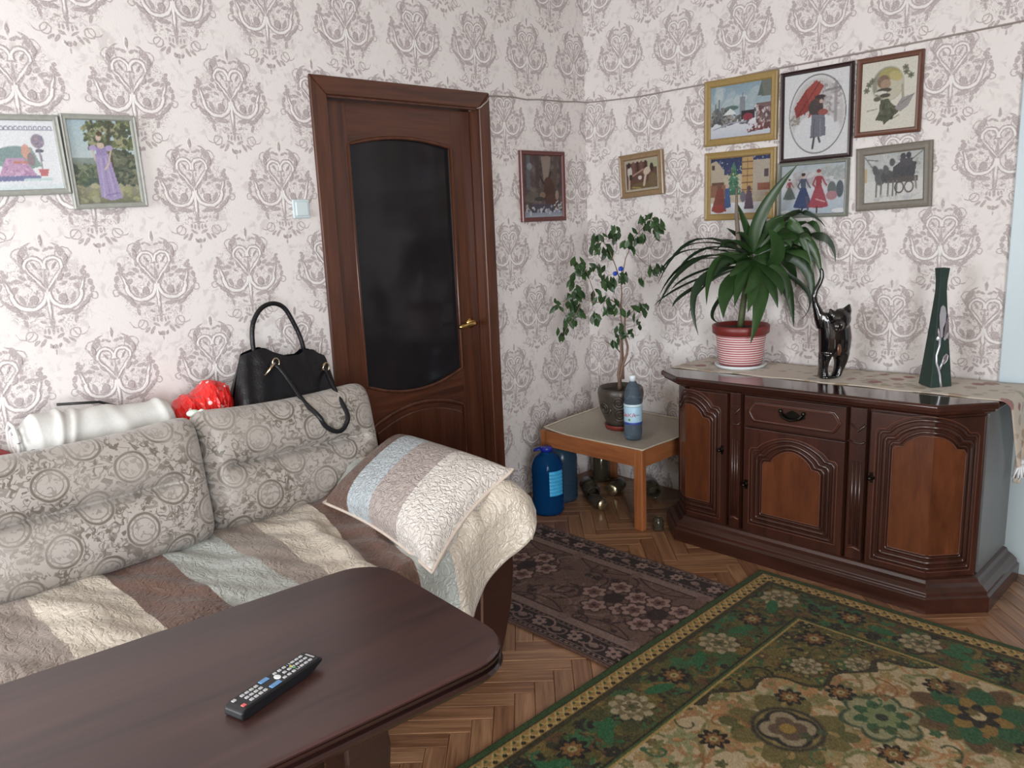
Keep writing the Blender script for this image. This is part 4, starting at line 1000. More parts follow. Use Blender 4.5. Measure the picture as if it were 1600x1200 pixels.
MAT_SILV = plain('silver_paint', C(196, 196, 204), 0.32, 0.55, var=0.1); MAT_SILD = plain('dull_silver_paint', C(132, 118, 124), 0.4, 0.3, var=0.12)
def flat_petal(P, mat, name='painted_petal', e=0.0025):
    b = MB(); n = len(P); c = (sum(p[0] for p in P)/n, sum(p[1] for p in P)/n)
    V = [vp(*c, e*1.6)]+[vp(x, y, e) for x, y in P]
    b.add(V, [(0, 1+i, 1+(i+1) % n) for i in range(n)]); b.build(name, mat, vase, smooth=True)
flat_petal([(150,590),(146,500),(158,430),(178,412),(200,430),(212,480),(208,560),(185,610),(182,690),(165,700)], MAT_SILV)
flat_petal([(190,690),(210,560),(250,500),(272,560),(285,640),(240,680)], MAT_SILD)
flat_petal([(160,720),(115,640),(120,570),(145,620),(165,690)], MAT_SILD)
flat_petal([(160,720),(110,740),(105,690),(140,680)], MAT_SILV); flat_petal([(185,710),(240,640),(262,590),(240,670)], MAT_SILV)
flat_petal([(215,690),(260,655),(288,690),(262,722),(235,715)], MAT_SILD); flat_petal([(190,700),(255,660),(240,690),(200,725)], MAT_SILV)
for P, rad_ in (([(158,700),(155,770),(128,850),(130,920),(150,970),(165,1030),(172,1090),(180,1130)], .0042), ([(160,975),(180,930),(200,890)], .0042)):
    b = MB(); b.tube([vp(x, y, 0.0005) for x, y in P], rad_, 6); b.build('painted_stalk', MAT_SILV, vase, smooth=True)
flat_petal([(175,920),(195,870),(225,840),(240,860),(230,900),(195,935)], MAT_SILD); 
b = MB(); b.tube([vp(x, y, 0.002) for x, y in ((185,915),(195,870),(222,843),(240,860),(230,900),(200,930))], .0022, 5, True); b.build('painted_bud_outline', MAT_SILV, vase, smooth=True)

# ------------------------------------------------------------------ pictures on the walls
MAT_PIC = attr_mat('stitched_picture', 0.75, 0.15, 900.0, 0.25)
def frame_mat(name, c, metal=0.0, rough=0.4): return plain(name, c, rough, metal, var=0.1, scale=60)
FR_SIL = frame_mat('frame_silver_grey', C(150, 152, 146), 0, 0.3); FR_MAH = frame_mat('frame_mahogany', C(98, 54, 52), 0, 0.3)
FR_BRZ = frame_mat('frame_bronze', C(138, 114, 86), 0, 0.25); FR_GLD = frame_mat('frame_old_gold', C(150, 126, 78), 0, 0.4)
FR_DRK = frame_mat('frame_dark_brown', C(46, 28, 30), 0, 0.3); FR_RED = frame_mat('frame_red_brown', C(98, 62, 48), 0, 0.4)
FR_GRN = frame_mat('frame_grey_green', C(116, 120, 112), 0, 0.4); FR_GRY = frame_mat('frame_warm_grey', C(116, 111, 102), 0, 0.5)
def picture(wall, u, z, w, h, rot, fwid, fdep, fmat, paint, label):
    loc = (u, -0.002, z) if wall == 'A' else (-0.002, u, z)
    t = thing('framed_picture', loc, label, 'picture', 'framed pictures on the back wall' if wall == 'A' else 'framed pictures on the right wall', (0, -rad(rot), 0 if wall == 'A' else rad(-90)))
    b = MB(); loops = [(0, 0), (0, fdep*0.8), (fwid*0.18, fdep), (fwid*0.45, fdep*0.86), (fwid*0.8, fdep*0.9), (fwid, fdep*0.55), (fwid, fdep*0.2)]
    V = []; F = []
    for i, d in loops: V += [(-w/2+i, -d, -h/2+i), (w/2-i, -d, -h/2+i), (w/2-i, -d, h/2-i), (-w/2+i, -d, h/2-i)]
    for k in range(len(loops)-1):
        for i in range(4): F.append((4*k+i, 4*k+(i+1) % 4, 4*k+4+(i+1) % 4, 4*k+4+i))
    b.add(V, F); b.build('frame', fmat, t)
    b = MB(); b.box(-w/2+0.004, w/2-0.004, -0.003, 0.0, -h/2+0.004, h/2-0.004); b.build('backing', plain('backing_board', C(120, 100, 80), 0.8) if 'backing_board' not in bpy.data.materials else bpy.data.materials['backing_board'], t)
    iw, ih = w-2*fwid+0.004, h-2*fwid+0.004
    nx = max(40, int(iw/0.0026)); ny = max(40, int(ih/0.0026))
    p = Paint(1.0, ih/iw, nx, ny, (235, 235, 232)); paint(p); p.A = p.A*0.74+p.A.mean(-1, keepdims=True)*0.26; p.A = 0.06+p.A*0.86; p.grain(0.02)
    X = (p.X-0.5)*iw; Z = (p.Y-0.5*ih/iw)*iw
    attr_mesh('canvas', np.stack([X, np.full_like(X, -fdep*0.42), Z], -1), nx, ny, p.A, MAT_PIC, t)
def figure(p, x, y, s, dress, top, skin=(214, 180, 160), hair=(70, 50, 40), wide=0.42):
    p.poly([(x-0.07*s, y+0.62*s), (x+0.07*s, y+0.62*s), (x+wide*s*0.5, y+0.02*s), (x-wide*s*0.5, y+0.02*s)], dress)
    p.ell(x, y+0.02*s, wide*s*0.5, 0.05*s, dress)
    p.poly([(x-0.09*s, y+0.84*s), (x+0.09*s, y+0.84*s), (x+0.075*s, y+0.58*s), (x-0.075*s, y+0.58*s)], top)
    p.line([(x-0.09*s, y+0.8*s), (x-0.17*s, y+0.62*s), (x-0.08*s, y+0.52*s)], 0.03*s, top); p.line([(x+0.09*s, y+0.8*s), (x+0.17*s, y+0.64*s), (x+0.22*s, y+0.58*s)], 0.03*s, top)
    p.ell(x, y+0.93*s, 0.062*s, 0.075*s, skin); p.ell(x-0.01*s, y+0.97*s, 0.07*s, 0.05*s, hair)
def p_topiary(p):
    h = p.h; p.A[:] = np.array((232, 236, 242))/255; p.grad(0, 0.1*h, (214, 232, 236), (228, 236, 242))
    for k in range(16): p.ring(0.20+k*0.05, 0.885*h, 0.018, 0.022, 0.006, (128, 132, 160))
    p.line([(0.15, 0.86*h), (0.98, 0.86*h)], 0.005, (150, 152, 176))
    p.poly([(0.36, 0.60*h), (0.72, 0.62*h), (0.80, 0.34*h), (0.60, 0.28*h), (0.32, 0.36*h)], (136, 168, 160)); p.ell(0.52, 0.52*h, 0.2, 0.12*h, (128, 158, 158), 0.1)
    p.poly([(0.44, 0.46*h), (0.62, 0.46*h), (0.74, 0.20*h), (0.34, 0.20*h)], (198, 150, 190)); p.speck(40, [(214, 170, 206), (180, 128, 176)], 0.012, 0.03, (0.40, 0.70, 0.20*h, 0.42*h))
    for k in range(10): p.ell(0.34+k*0.045, 0.17*h, 0.03, 0.035, (118, 124, 172))
    p.ell(0.66, 0.55*h, 0.05, 0.09, (222, 160, 140)); p.line([(0.52, 0.40*h), (0.68, 0.40*h)], 0.02, (206, 132, 116)); p.ell(0.70, 0.44*h, 0.045, 0.1*h, (150, 130, 138))
    p.ell(0.80, 0.70*h, 0.075, 0.085, (150, 140, 160)); p.speck(20, [(172, 150, 170), (130, 122, 150), (188, 140, 150)], 0.01, 0.02, (0.74, 0.86, 0.64*h, 0.76*h))
    p.line([(0.80, 0.60*h), (0.80, 0.30*h)], 0.007, (140, 130, 140)); p.ell(0.785, 0.56*h, 0.03, 0.02, (110, 104, 130)); p.ell(0.82, 0.56*h, 0.03, 0.02, (110, 104, 130)); p.line([(0.80, 0.55*h), (0.815, 0.42*h)], 0.012, (140, 136, 156))
    p.poly([(0.75, 0.30*h), (0.87, 0.30*h), (0.845, 0.20*h), (0.775, 0.20*h)], (214, 112, 116)); p.line([(0.60, 0.15*h), (0.88, 0.15*h)], 0.018, (190, 222, 222))
def p_lady(p):
    h = p.h; p.grad(0.55*h, h, (186, 206, 208), (168, 200, 214)); p.grad(0, 0.24*h, (120, 122, 94), (160, 158, 128)); p.grad(0.24*h, 0.55*h, (98, 112, 98), (140, 156, 150))
    p.speck(160, [(96, 112, 84), (120, 134, 100), (78, 96, 84), (136, 146, 112)], 0.03, 0.08, (0, 0.42, 0.24*h, 0.46*h)); p.speck(150, [(88, 98, 78), (110, 116, 92), (132, 136, 104), (70, 84, 70)], 0.03, 0.08, (0.55, 1, 0.24*h, 0.62*h))
    p.speck(220, [(112, 124, 78), (138, 146, 98), (92, 104, 66), (160, 160, 116), (84, 92, 70)], 0.03, 0.075, (0.25, 1, 0.66*h, 0.98*h)); p.line([(0.62, 0.40*h), (0.60, 0.70*h), (0.66, 0.98*h)], 0.035, (84, 82, 66)); p.line([(0.62, 0.65*h), (0.86, 0.55*h), (1, 0.56*h)], 0.018, (92, 92, 74))
    p.speck(40, [(168, 168, 110), (186, 184, 140)], 0.03, 0.08, (0, 1, 0.02*h, 0.22*h), 0.6)
    D = (164, 146, 200); p.poly([(0.37, 0.60*h), (0.58, 0.60*h), (0.62, 0.40*h), (0.70, 0.06*h), (0.52, 0.03*h), (0.36, 0.08*h), (0.37, 0.35*h)], D)
    for x, c in ((0.42, (178, 164, 212)), (0.50, (146, 128, 186)), (0.58, (180, 166, 214)), (0.63, (150, 132, 190))): p.line([(0.47+(x-0.47)*0.5, 0.54*h), (x, 0.08*h)], 0.014, c)
    p.line([(0.46, 0.10*h), (0.66, 0.12*h)], 0.014, (138, 118, 178)); p.ell(0.35, 0.665*h, 0.065, 0.05, (172, 154, 206)); p.ell(0.60, 0.665*h, 0.065, 0.05, (172, 154, 206)); p.poly([(0.40, 0.68*h), (0.55, 0.68*h), (0.55, 0.58*h), (0.40, 0.58*h)], (150, 132, 190))
    S = (212, 184, 162); p.ell(0.475, 0.695*h, 0.06, 0.05, S); p.ell(0.455, 0.79*h, 0.045, 0.055, S); p.ell(0.48, 0.835*h, 0.055, 0.04, (96, 80, 58)); p.line([(0.62, 0.63*h), (0.56, 0.48*h), (0.49, 0.41*h)], 0.018, S); p.line([(0.33, 0.64*h), (0.36, 0.52*h)], 0.016, S)
def p_bear(p):
    h = p.h; p.A[:] = np.array((86, 70, 66))/255; p.speck(140, [(104, 86, 80), (72, 58, 56), (120, 104, 98), (92, 74, 74)], 0.05, 0.14, None, 0.6)
    for x, c in ((0.12, (104, 104, 110)), (0.35, (74, 58, 54)), (0.60, (156, 134, 114)), (0.82, (92, 70, 60))): p.line([(x, 0.5*h), (x+0.02, h)], 0.06, c, 0.8)
    p.poly([(0.46, 0.98*h), (0.72, 0.98*h), (0.64, 0.60*h), (0.52, 0.60*h)], (150, 128, 112)); p.line([(0.44, 0.66*h), (0.50, 0.56*h), (0.58, 0.54*h), (0.66, 0.64*h), (0.70, 0.72*h)], 0.03, (66, 46, 42)); p.ell(0.17, 0.82*h, 0.07, 0.06, (128, 136, 146))
    p.ell(0.66, 0.40*h, 0.16, 0.26, (82, 50, 42)); p.ell(0.62, 0.58*h, 0.08, 0.08, (88, 54, 44)); p.ell(0.74, 0.28*h, 0.18, 0.12, (90, 56, 46)); p.ell(0.48, 0.36*h, 0.08, 0.06, (140, 110, 84)); p.ell(0.86, 0.36*h, 0.05, 0.09, (162, 134, 114)); p.ell(0.40, 0.30*h, 0.14, 0.04, (66, 60, 50))
    p.grad(0, 0.11*h, (170, 178, 186), (124, 138, 172)); p.rect(0.2, 0.75, 0.08*h, 0.22*h, (72, 68, 84)); p.speck(30, [(150, 150, 168), (196, 198, 206)], 0.02, 0.05, (0, 1, 0.02*h, 0.20*h)); p.speck(14, [(206, 206, 210)], 0.015, 0.03, (0.78, 0.98, 0.12*h, 0.26*h))
def p_room(p):
    h = p.h; p.A[:] = np.array((188, 172, 146))/255; p.rect(0.05, 0.95, 0.08*h, 0.9*h, (104, 62, 48))
    for k in range(6): p.rect(0.12+0.12*k, 0.18+0.12*k, 0.55*h, 0.92*h, [(70, 40, 38), (122, 76, 62)][k % 2])
    p.rect(0.68, 0.98, 0.70*h, 0.92*h, (176, 176, 132)); p.poly([(0.05, 0.08*h), (0.95, 0.08*h), (0.9, 0.3*h), (0.3, 0.25*h)], (112, 88, 46)); p.ell(0.82, 0.30*h, 0.14, 0.18, (120, 92, 58))
    p.ell(0.16, 0.62*h, 0.075, 0.15, (206, 198, 186)); p.ell(0.14, 0.82*h, 0.055, 0.06, (58, 40, 36)); p.line([(0.14, 0.45*h), (0.12, 0.08*h)], 0.035, (196, 170, 150)); p.rect(0.14, 0.22, 0.38*h, 0.55*h, (48, 40, 42))
    p.ell(0.66, 0.60*h, 0.12, 0.09, (214, 188, 160), 0.5); p.line([(0.62, 0.5*h), (0.56, 0.18*h)], 0.04, (208, 184, 158)); p.line([(0.25, 0.50*h), (0.55, 0.66*h)], 0.025, (182, 140, 112)); p.ell(0.80, 0.70*h, 0.055, 0.10, (64, 42, 36)); p.ell(0.45, 0.42*h, 0.06, 0.05, (222, 206, 190)); p.line([(0.22, 0.14*h), (0.45, 0.10*h)], 0.02, (176, 148, 60))
def snow(p, y, c0=(206, 214, 228), c1=(226, 230, 236)): p.grad(0, y, c0, c1)
def p_street(p):
    h = p.h; p.grad(0.30*h, h, (176, 196, 204), (128, 164, 186)); snow(p, 0.32*h, (196, 206, 226), (226, 230, 238)); p.speck(26, [(200, 212, 216), (150, 178, 190)], 0.05, 0.14, (0, 1, 0.6*h, 0.95*h), 0.4)
    p.speck(90, [(96, 100, 104), (120, 120, 116), (76, 78, 84), (142, 138, 128)], 0.015, 0.05, (0, 0.34, 0.26*h, 0.55*h)); p.speck(90, [(90, 90, 96), (126, 120, 112), (158, 154, 148)], 0.012, 0.04, (0.2, 0.66, 0.24*h, 0.42*h))
    for x, t in ((0.08, 0.66), (0.14, 0.74), (0.20, 0.58)): p.line([(x, 0.35*h), (x+0.01, t*h)], 0.014, (108, 116, 116))
    p.rect(0.50, 0.58, 0.42*h, 0.74*h, (132, 142, 152)); p.line([(0.54, 0.72*h), (0.54, 0.82*h)], 0.01, (120, 132, 142)); p.ell(0.36, 0.56*h, 0.12, 0.035, (84, 116, 110)); p.poly([(0.22, 0.44*h), (0.44, 0.44*h), (0.34, 0.56*h)], (226, 232, 236))
    p.rect(0.52, 0.74, 0.32*h, 0.48*h, (52, 44, 52)); p.ell(0.63, 0.36*h, 0.09, 0.055, (156, 46, 64)); p.rect(0.76, 1, 0.12*h, 0.58*h, (128, 92, 94)); p.speck(60, [(92, 72, 76), (176, 140, 136), (110, 60, 60), (204, 196, 200)], 0.012, 0.04, (0.74, 1, 0.12*h, 0.58*h))
    p.rect(0.84, 1, 0.70*h, h, (112, 120, 108)); p.poly([(0.78, 0.72*h), (0.84, 0.98*h), (0.88, 0.72*h)], (92, 106, 96)); p.poly([(0.62, 0.06*h), (0.95, 0.10*h), (1, 0.22*h), (0.74, 0.20*h)], (112, 60, 62)); p.speck(24, [(214, 206, 214), (160, 80, 84)], 0.012, 0.03, (0.62, 0.9, 0.08*h, 0.24*h)); p.line([(0.05, 0.18*h), (0.35, 0.28*h), (0.6, 0.28*h)], 0.012, (160, 170, 190))
def p_umbrella(p):
    h = p.h; p.A[:] = np.array((226, 228, 232))/255; cx, cy = 0.52, 0.5*h
    p.ell(cx, cy, 0.43, 0.46*h, (206, 204, 206)); p.ell(cx, cy-0.02*h, 0.42, 0.44*h, (198, 194, 196)); p.ell(cx, cy-0.22*h, 0.38, 0.24*h, (220, 224, 230)); p.speck(70, [(176, 168, 170), (190, 186, 186), (158, 150, 152), (216, 214, 216)], 0.02, 0.05, (0.45, 0.88, 0.46*h, 0.88*h))
    p.line([(0.80, 0.40*h), (0.80, 0.84*h)], 0.03, (150, 144, 150), 0.8); p.line([(0.64, 0.76*h), (0.86, 0.78*h)], 0.02, (128, 124, 130), 0.8); p.speck(24, [(150, 144, 134), (186, 182, 176)], 0.02, 0.04, (0.10, 0.26, 0.40*h, 0.52*h))
    for k, c in enumerate(((162, 54, 48), (146, 44, 42), (178, 66, 54), (132, 40, 40))):
        p.poly([(0.50, 0.86*h), (0.20+0.09*k, 0.66*h-0.10*k*h), (0.24+0.09*k, 0.52*h-0.02*k*h)][:3], c)
    p.poly([(0.16, 0.60*h), (0.20, 0.48*h), (0.42, 0.56*h), (0.62, 0.82*h), (0.50, 0.90*h), (0.34, 0.80*h)], (158, 50, 46)); p.poly([(0.34, 0.80*h), (0.42, 0.56*h), (0.62, 0.82*h), (0.50, 0.90*h)], (178, 62, 54)); p.line([(0.22, 0.50*h), (0.56, 0.88*h)], 0.008, (120, 34, 34))
    p.ell(0.50, 0.58*h, 0.12, 0.13, (74, 62, 62)); p.ell(0.55, 0.665*h, 0.075, 0.06, (88, 66, 58)); p.ell(0.56, 0.70*h, 0.09, 0.03, (66, 54, 54)); p.ell(0.58, 0.645*h, 0.03, 0.03, (206, 170, 152)); p.ell(0.61, 0.515*h, 0.08, 0.05, (168, 74, 66))
    p.poly([(0.44, 0.50*h), (0.64, 0.48*h), (0.66, 0.24*h), (0.42, 0.22*h)], (110, 112, 130)); p.line([(0.48, 0.44*h), (0.47, 0.24*h)], 0.012, (92, 94, 112)); p.line([(0.57, 0.44*h), (0.58, 0.24*h)], 0.012, (132, 134, 150)); p.line([(0.48, 0.22*h), (0.46, 0.10*h)], 0.02, (70, 66, 74)); p.line([(0.55, 0.22*h), (0.57, 0.17*h)], 0.02, (70, 66, 74))
    p.ring(cx, cy, 0.43, 0.46*h, 0.010, (120, 118, 120))
def p_profile(p):
    h = p.h; p.A[:] = np.array((226, 222, 204))/255
    p.ell(0.48, 0.66*h, 0.30, 0.26*h, (150, 150, 128)); p.ell(0.52, 0.65*h, 0.25, 0.235*h, (204, 198, 172)); p.ell(0.50, 0.80*h, 0.20, 0.09*h, (178, 166, 92)); p.ell(0.62, 0.76*h, 0.13, 0.07*h, (200, 184, 108), -0.5); p.line([(0.74, 0.62*h), (0.76, 0.44*h)], 0.03, (168, 164, 140))
    p.ell(0.40, 0.70*h, 0.12, 0.12, (138, 108, 84)); p.ell(0.44, 0.66*h, 0.10, 0.09, (176, 142, 112)); p.ell(0.42, 0.575*h, 0.14, 0.045, (84, 78, 66)); p.ell(0.36, 0.545*h, 0.12, 0.03, (222, 220, 208)); p.ell(0.44, 0.50*h, 0.10, 0.04, (88, 82, 70)); p.ell(0.30, 0.46*h, 0.07, 0.045, (102, 100, 82))
    p.poly([(0.36, 0.44*h), (0.50, 0.45*h), (0.58, 0.36*h), (0.72, 0.29*h), (0.68, 0.24*h), (0.44, 0.08*h), (0.42, 0.13*h), (0.28, 0.16*h), (0.34, 0.26*h)], (88, 92, 70)); p.speck(24, [(104, 108, 82), (74, 78, 60)], 0.02, 0.05, (0.36, 0.6, 0.16*h, 0.38*h))
    for x, y in ((0.14, 0.68), (0.10, 0.60), (0.20, 0.73), (0.80, 0.80), (0.88, 0.74), (0.78, 0.86)): p.petals(x, y*h, 0.06, 6, (120, 122, 100), 0.3, x*9); p.ell(x, y*h, 0.016, 0.016, (86, 88, 72))
    p.poly([(0.62, 0.30*h), (0.74, 0.44*h), (0.96, 0.48*h), (0.86, 0.32*h), (0.72, 0.24*h)], (158, 152, 152)); p.line([(0.72, 0.36*h), (0.96, 0.48*h)], 0.008, (122, 118, 118)); p.line([(0.12, 0.30*h), (0.30, 0.32*h)], 0.012, (150, 150, 130)); p.line([(0.60, 0.16*h), (0.70, 0.20*h)], 0.014, (156, 156, 132))
def p_xmas(p):
    h = p.h; p.A[:] = np.array((196, 180, 150))/255; p.grad(0.70*h, h, (52, 66, 118), (44, 52, 98)); p.speck(40, [(150, 160, 190), (96, 110, 156)], 0.008, 0.022, (0, 1, 0.75*h, h)); snow(p, 0.20*h, (206, 212, 222), (222, 224, 228))
    p.poly([(0, 0.5*h), (0, 0.92*h), (0.10, 0.96*h), (0.24, 0.78*h), (0.24, 0.5*h)], (190, 172, 146)); p.rect(0, 0.26, 0.30*h, 0.52*h, (150, 96, 70)); p.rect(0.02, 0.07, 0.80*h, 0.88*h, (86, 66, 60)); p.rect(0.02, 0.24, 0.52*h, 0.57*h, (110, 74, 56))
    p.rect(0.54, 0.72, 0.34*h, 0.98*h, (200, 154, 88))
    for k in range(5): p.line([(0.54, (0.42+0.12*k)*h), (0.72, (0.42+0.12*k)*h)], 0.010, (116, 78, 50))
    p.line([(0.63, 0.36*h), (0.63, 0.96*h)], 0.008, (116, 78, 50)); p.rect(0.72, 1, 0.30*h, 0.92*h, (182, 168, 146)); p.rect(0.90, 0.97, 0.62*h, 0.76*h, (82, 72, 80)); p.rect(0.80, 1, 0.40*h, 0.52*h, (158, 84, 62))
    for k in range(6): w = 0.16-0.022*k; y = 0.34+0.085*k; p.poly([(0.40-w, y*h), (0.40+w, y*h), (0.40, (y+0.16)*h)], [(56, 116, 84), (66, 132, 98)][k % 2])
    p.speck(44, [(226, 210, 130), (190, 70, 60), (170, 216, 186), (36, 84, 60)], 0.008, 0.016, (0.28, 0.52, 0.36*h, 0.84*h))
    p.poly([(0.02, 0.06*h), (0.28, 0.05*h), (0.22, 0.46*h), (0.12, 0.46*h)], (142, 62, 50)); p.ell(0.15, 0.10*h, 0.13, 0.07, (166, 56, 48)); p.ell(0.16, 0.50*h, 0.04, 0.045, (120, 74, 60)); p.poly([(0.24, 0.10*h), (0.36, 0.12*h), (0.33, 0.46*h), (0.26, 0.46*h)], (58, 88, 150)); p.ell(0.295, 0.50*h, 0.035, 0.04, (206, 170, 150))
    p.poly([(0.58, 0.08*h), (0.74, 0.08*h), (0.70, 0.40*h), (0.62, 0.40*h)], (92, 70, 92)); p.ell(0.66, 0.44*h, 0.035, 0.04, (90, 66, 60)); p.ell(0.56, 0.30*h, 0.05, 0.09, (104, 98, 116)); p.rect(0.93, 0.98, 0.18*h, 0.36*h, (186, 142, 80))
def p_skaters(p):
    h = p.h; p.grad(0.52*h, h, (206, 212, 216), (172, 190, 200)); snow(p, 0.56*h, (164, 186, 206), (206, 212, 222)); p.speck(60, [(176, 166, 172), (196, 192, 196), (154, 150, 160), (214, 216, 220)], 0.03, 0.09, (0, 1, 0.58*h, 0.80*h), 0.7); p.speck(30, [(150, 162, 160), (178, 186, 186)], 0.03, 0.08, (0.66, 1, 0.70*h, 0.96*h), 0.7)
    figure(p, 0.14, 0.32*h, 0.30, (96, 112, 108), (168, 64, 76), wide=0.7); figure(p, 0.36, 0.14*h, 0.50, (48, 66, 118), (76, 84, 112), wide=0.62); p.line([(0.36, 0.14*h), (0.33, 0.04*h)], 0.015, (50, 44, 58)); p.line([(0.42, 0.34*h), (0.44, 0.10*h)], 0.02, (96, 74, 92))
    figure(p, 0.60, 0.14*h, 0.54, (176, 58, 74), (168, 52, 66), hair=(150, 48, 58), wide=0.58); p.line([(0.56, 0.30*h), (0.70, 0.24*h)], 0.012, (216, 150, 160)); p.line([(0.58, 0.14*h), (0.58, 0.03*h)], 0.016, (70, 46, 56)); p.ell(0.80, 0.48*h, 0.07, 0.12, (98, 110, 112)); p.ell(0.92, 0.48*h, 0.06, 0.13, (82, 96, 104)); p.ell(0.80, 0.36*h, 0.09, 0.07, (182, 120, 130)); p.ell(0.10, 0.05*h, 0.10, 0.03, (222, 226, 232)); p.ell(0.92, 0.06*h, 0.12, 0.035, (222, 226, 232))
def p_carriage(p):
    h = p.h; p.A[:] = np.array((218, 218, 214))/255; p.grad(0.45*h, h, (206, 210, 208), (184, 192, 192)); p.speck(70, [(158, 164, 160), (186, 190, 186), (206, 208, 206)], 0.02, 0.06, (0, 1, 0.55*h, h), 0.7)
    for s in ((0.02, 0.95, 0.16, 0.70), (0.06, 0.90, 0.24, 0.86), (0.98, 0.98, 0.78, 0.80)): p.line([(s[0], s[1]*h), (s[2], s[3]*h)], 0.012, (120, 120, 112))
    p.rect(0.0, 0.05, 0.42*h, 0.72*h, (198, 174, 120)); K = (76, 76, 82)
    p.poly([(0.46, 0.46*h), (0.84, 0.42*h), (0.88, 0.76*h), (0.66, 0.84*h), (0.50, 0.70*h)], K); p.ell(0.48, 0.80*h, 0.05, 0.07, (92, 92, 98)); p.ell(0.66, 0.90*h, 0.05, 0.06, K); p.ell(0.75, 0.91*h, 0.045, 0.06, (70, 70, 78)); p.poly([(0.60, 0.86*h), (0.82, 0.86*h), (0.80, 0.70*h), (0.62, 0.70*h)], (84, 82, 90))
    p.ell(0.28, 0.52*h, 0.10, 0.15, (98, 102, 104)); p.ell(0.20, 0.66*h, 0.055, 0.10, (92, 96, 98), 0.3); p.ell(0.40, 0.52*h, 0.11, 0.12, (84, 84, 86)); p.ell(0.38, 0.66*h, 0.05, 0.09, (96, 98, 102), 0.3); p.rect(0.44, 0.90, 0.38*h, 0.50*h, (92, 86, 84))
    for x in (0.22, 0.30, 0.42, 0.50, 0.56): p.line([(x, 0.42*h), (x-0.01, 0.12*h)], 0.018, (112, 112, 112))
    for x in (0.60, 0.76): p.ring(x, 0.28*h, 0.07, 0.09, 0.014, (88, 84, 84))
    p.line([(0.86, 0.46*h), (0.88, 0.24*h)], 0.02, (140, 134, 126)); p.speck(20, [(186, 190, 196)], 0.02, 0.05, (0.1, 0.9, 0.04*h, 0.12*h), 0.6)
picture('A', -2.735, 1.690, 0.300, 0.242, 2.0, 0.018, 0.020, FR_SIL, p_topiary, 'pale framed picture of a child and topiary, at the left edge of the back wall')
picture('A', -2.465, 1.676, 0.232, 0.298, 1.2, 0.018, 0.020, FR_SIL, p_lady, 'silver framed picture of a lady in a lavender dress under a tree')
picture('A', -0.355, 1.596, 0.328, 0.350, 0.0, 0.022, 0.018, FR_MAH, p_bear, 'dark brown picture in a mahogany frame between the door and the corner')
picture('B', -0.375, 1.633, 0.270, 0.216, 3.0, 0.030, 0.022, FR_BRZ, p_room, 'small brown interior scene in a bronze frame, nearest the corner on the right wall')
picture('B', -0.926, 1.880, 0.366, 0.292, 0.0, 0.032, 0.018, FR_GLD, p_street, 'gold framed winter street with blue sky and a red carriage')
picture('B', -1.283, 1.820, 0.316, 0.376, 0.5, 0.017, 0.018, FR_DRK, p_umbrella, 'dark framed oval of a woman with a red umbrella in the snow')
picture('B', -1.580, 1.858, 0.254, 0.304, 0.0, 0.021, 0.018, FR_RED, p_profile, 'red-brown framed cream picture of a lady in green with a hat')
picture('B', -0.929, 1.548, 0.362, 0.312, 0.0, 0.030, 0.018, FR_GLD, p_xmas, 'gold framed night scene with a Christmas tree behind the dracaena')
picture('B', -1.278, 1.511, 0.316, 0.239, 0.0, 0.016, 0.016, FR_GRN, p_skaters, 'grey-green framed picture of skaters in red and blue dresses')
picture('B', -1.615, 1.540, 0.292, 0.252, 2.0, 0.032, 0.018, FR_GRY, p_carriage, 'grey framed picture of a horse carriage in snow')

# ------------------------------------------------------------------ rugs
MAT_RUG = attr_mat('wool_rug_pile', 0.95, 0.6, 420.0, 0.1, 0.1)
def rug(name, x_right, y_far, w, d, nx, ny, A, z0, label, group=None):
    """x runs left from x_right, y runs towards the camera from y_far; A indexed [t, s]"""
    t_ = thing(name, (x_right-w/2, y_far-d/2, 0), label, 'rug')
    S, T = np.meshgrid(np.linspace(0, w, nx), np.linspace(0, d, ny))
    Z = z0+0.0012*np.sin(S*9+1)*np.sin(T*7)+RNG.normal(0, 0.00045, S.shape); 
    e = np.minimum(np.minimum(S, w-S), np.minimum(T, d-T)); Z = np.where(e < 0.006, Z-0.003*(1-e/0.006), Z)
    o = attr_mesh('pile', np.stack([x_right-S, y_far-T, Z], -1), nx, ny, A, MAT_RUG, t_)
    o.data.flip_normals()
    b = MB(); b.box(x_right-w+0.003, x_right-0.003, y_far-d+0.003, y_far-0.003, 0.001, z0-0.0025); b.build('backing', bpy.data.materials['floor_underlay'], t_)
    return t_
OLV = [(86, 88, 44), (104, 98, 52), (70, 74, 42), (58, 58, 38), (122, 106, 58), (96, 74, 46), (64, 96, 58), (40, 40, 32)]
def rosette(p, x, y, r, rot):
    p.petals(x, y, r, 9, (168, 162, 134), 0.26, rot, 0.62); p.petals(x, y, r*0.78, 9, (118, 112, 84), 0.24, rot+0.3, 0.6); p.ell(x, y, r*0.5, r*0.46, (176, 168, 138)); p.petals(x, y, r*0.42, 6, (104, 98, 72), 0.3, rot); p.ell(x, y, r*0.16, r*0.16, (70, 84, 52))
def star(p, x, y, r, rot):
    p.petals(x, y, r, 8, (34, 30, 26), 0.24, rot, 0.62); p.petals(x, y, r*0.66, 8, (128, 96, 56), 0.24, rot, 0.55); p.ell(x, y, r*0.28, r*0.28, (172, 160, 116)); p.ell(x, y, r*0.12, r*0.12, (86, 96, 56))
def tendril(p, x, y, L, rot, c, t=0.007, curl=1.6):
    pts = []
    for k in range(14): s = k/13; a = rot+curl*s*s*2.2; pts.append((x+L*s*math.cos(a), y+L*s*math.sin(a)))
    p.line(pts, t, c); p.ell(pts[-1][0], pts[-1][1], t*1.8, t*1.8, c)
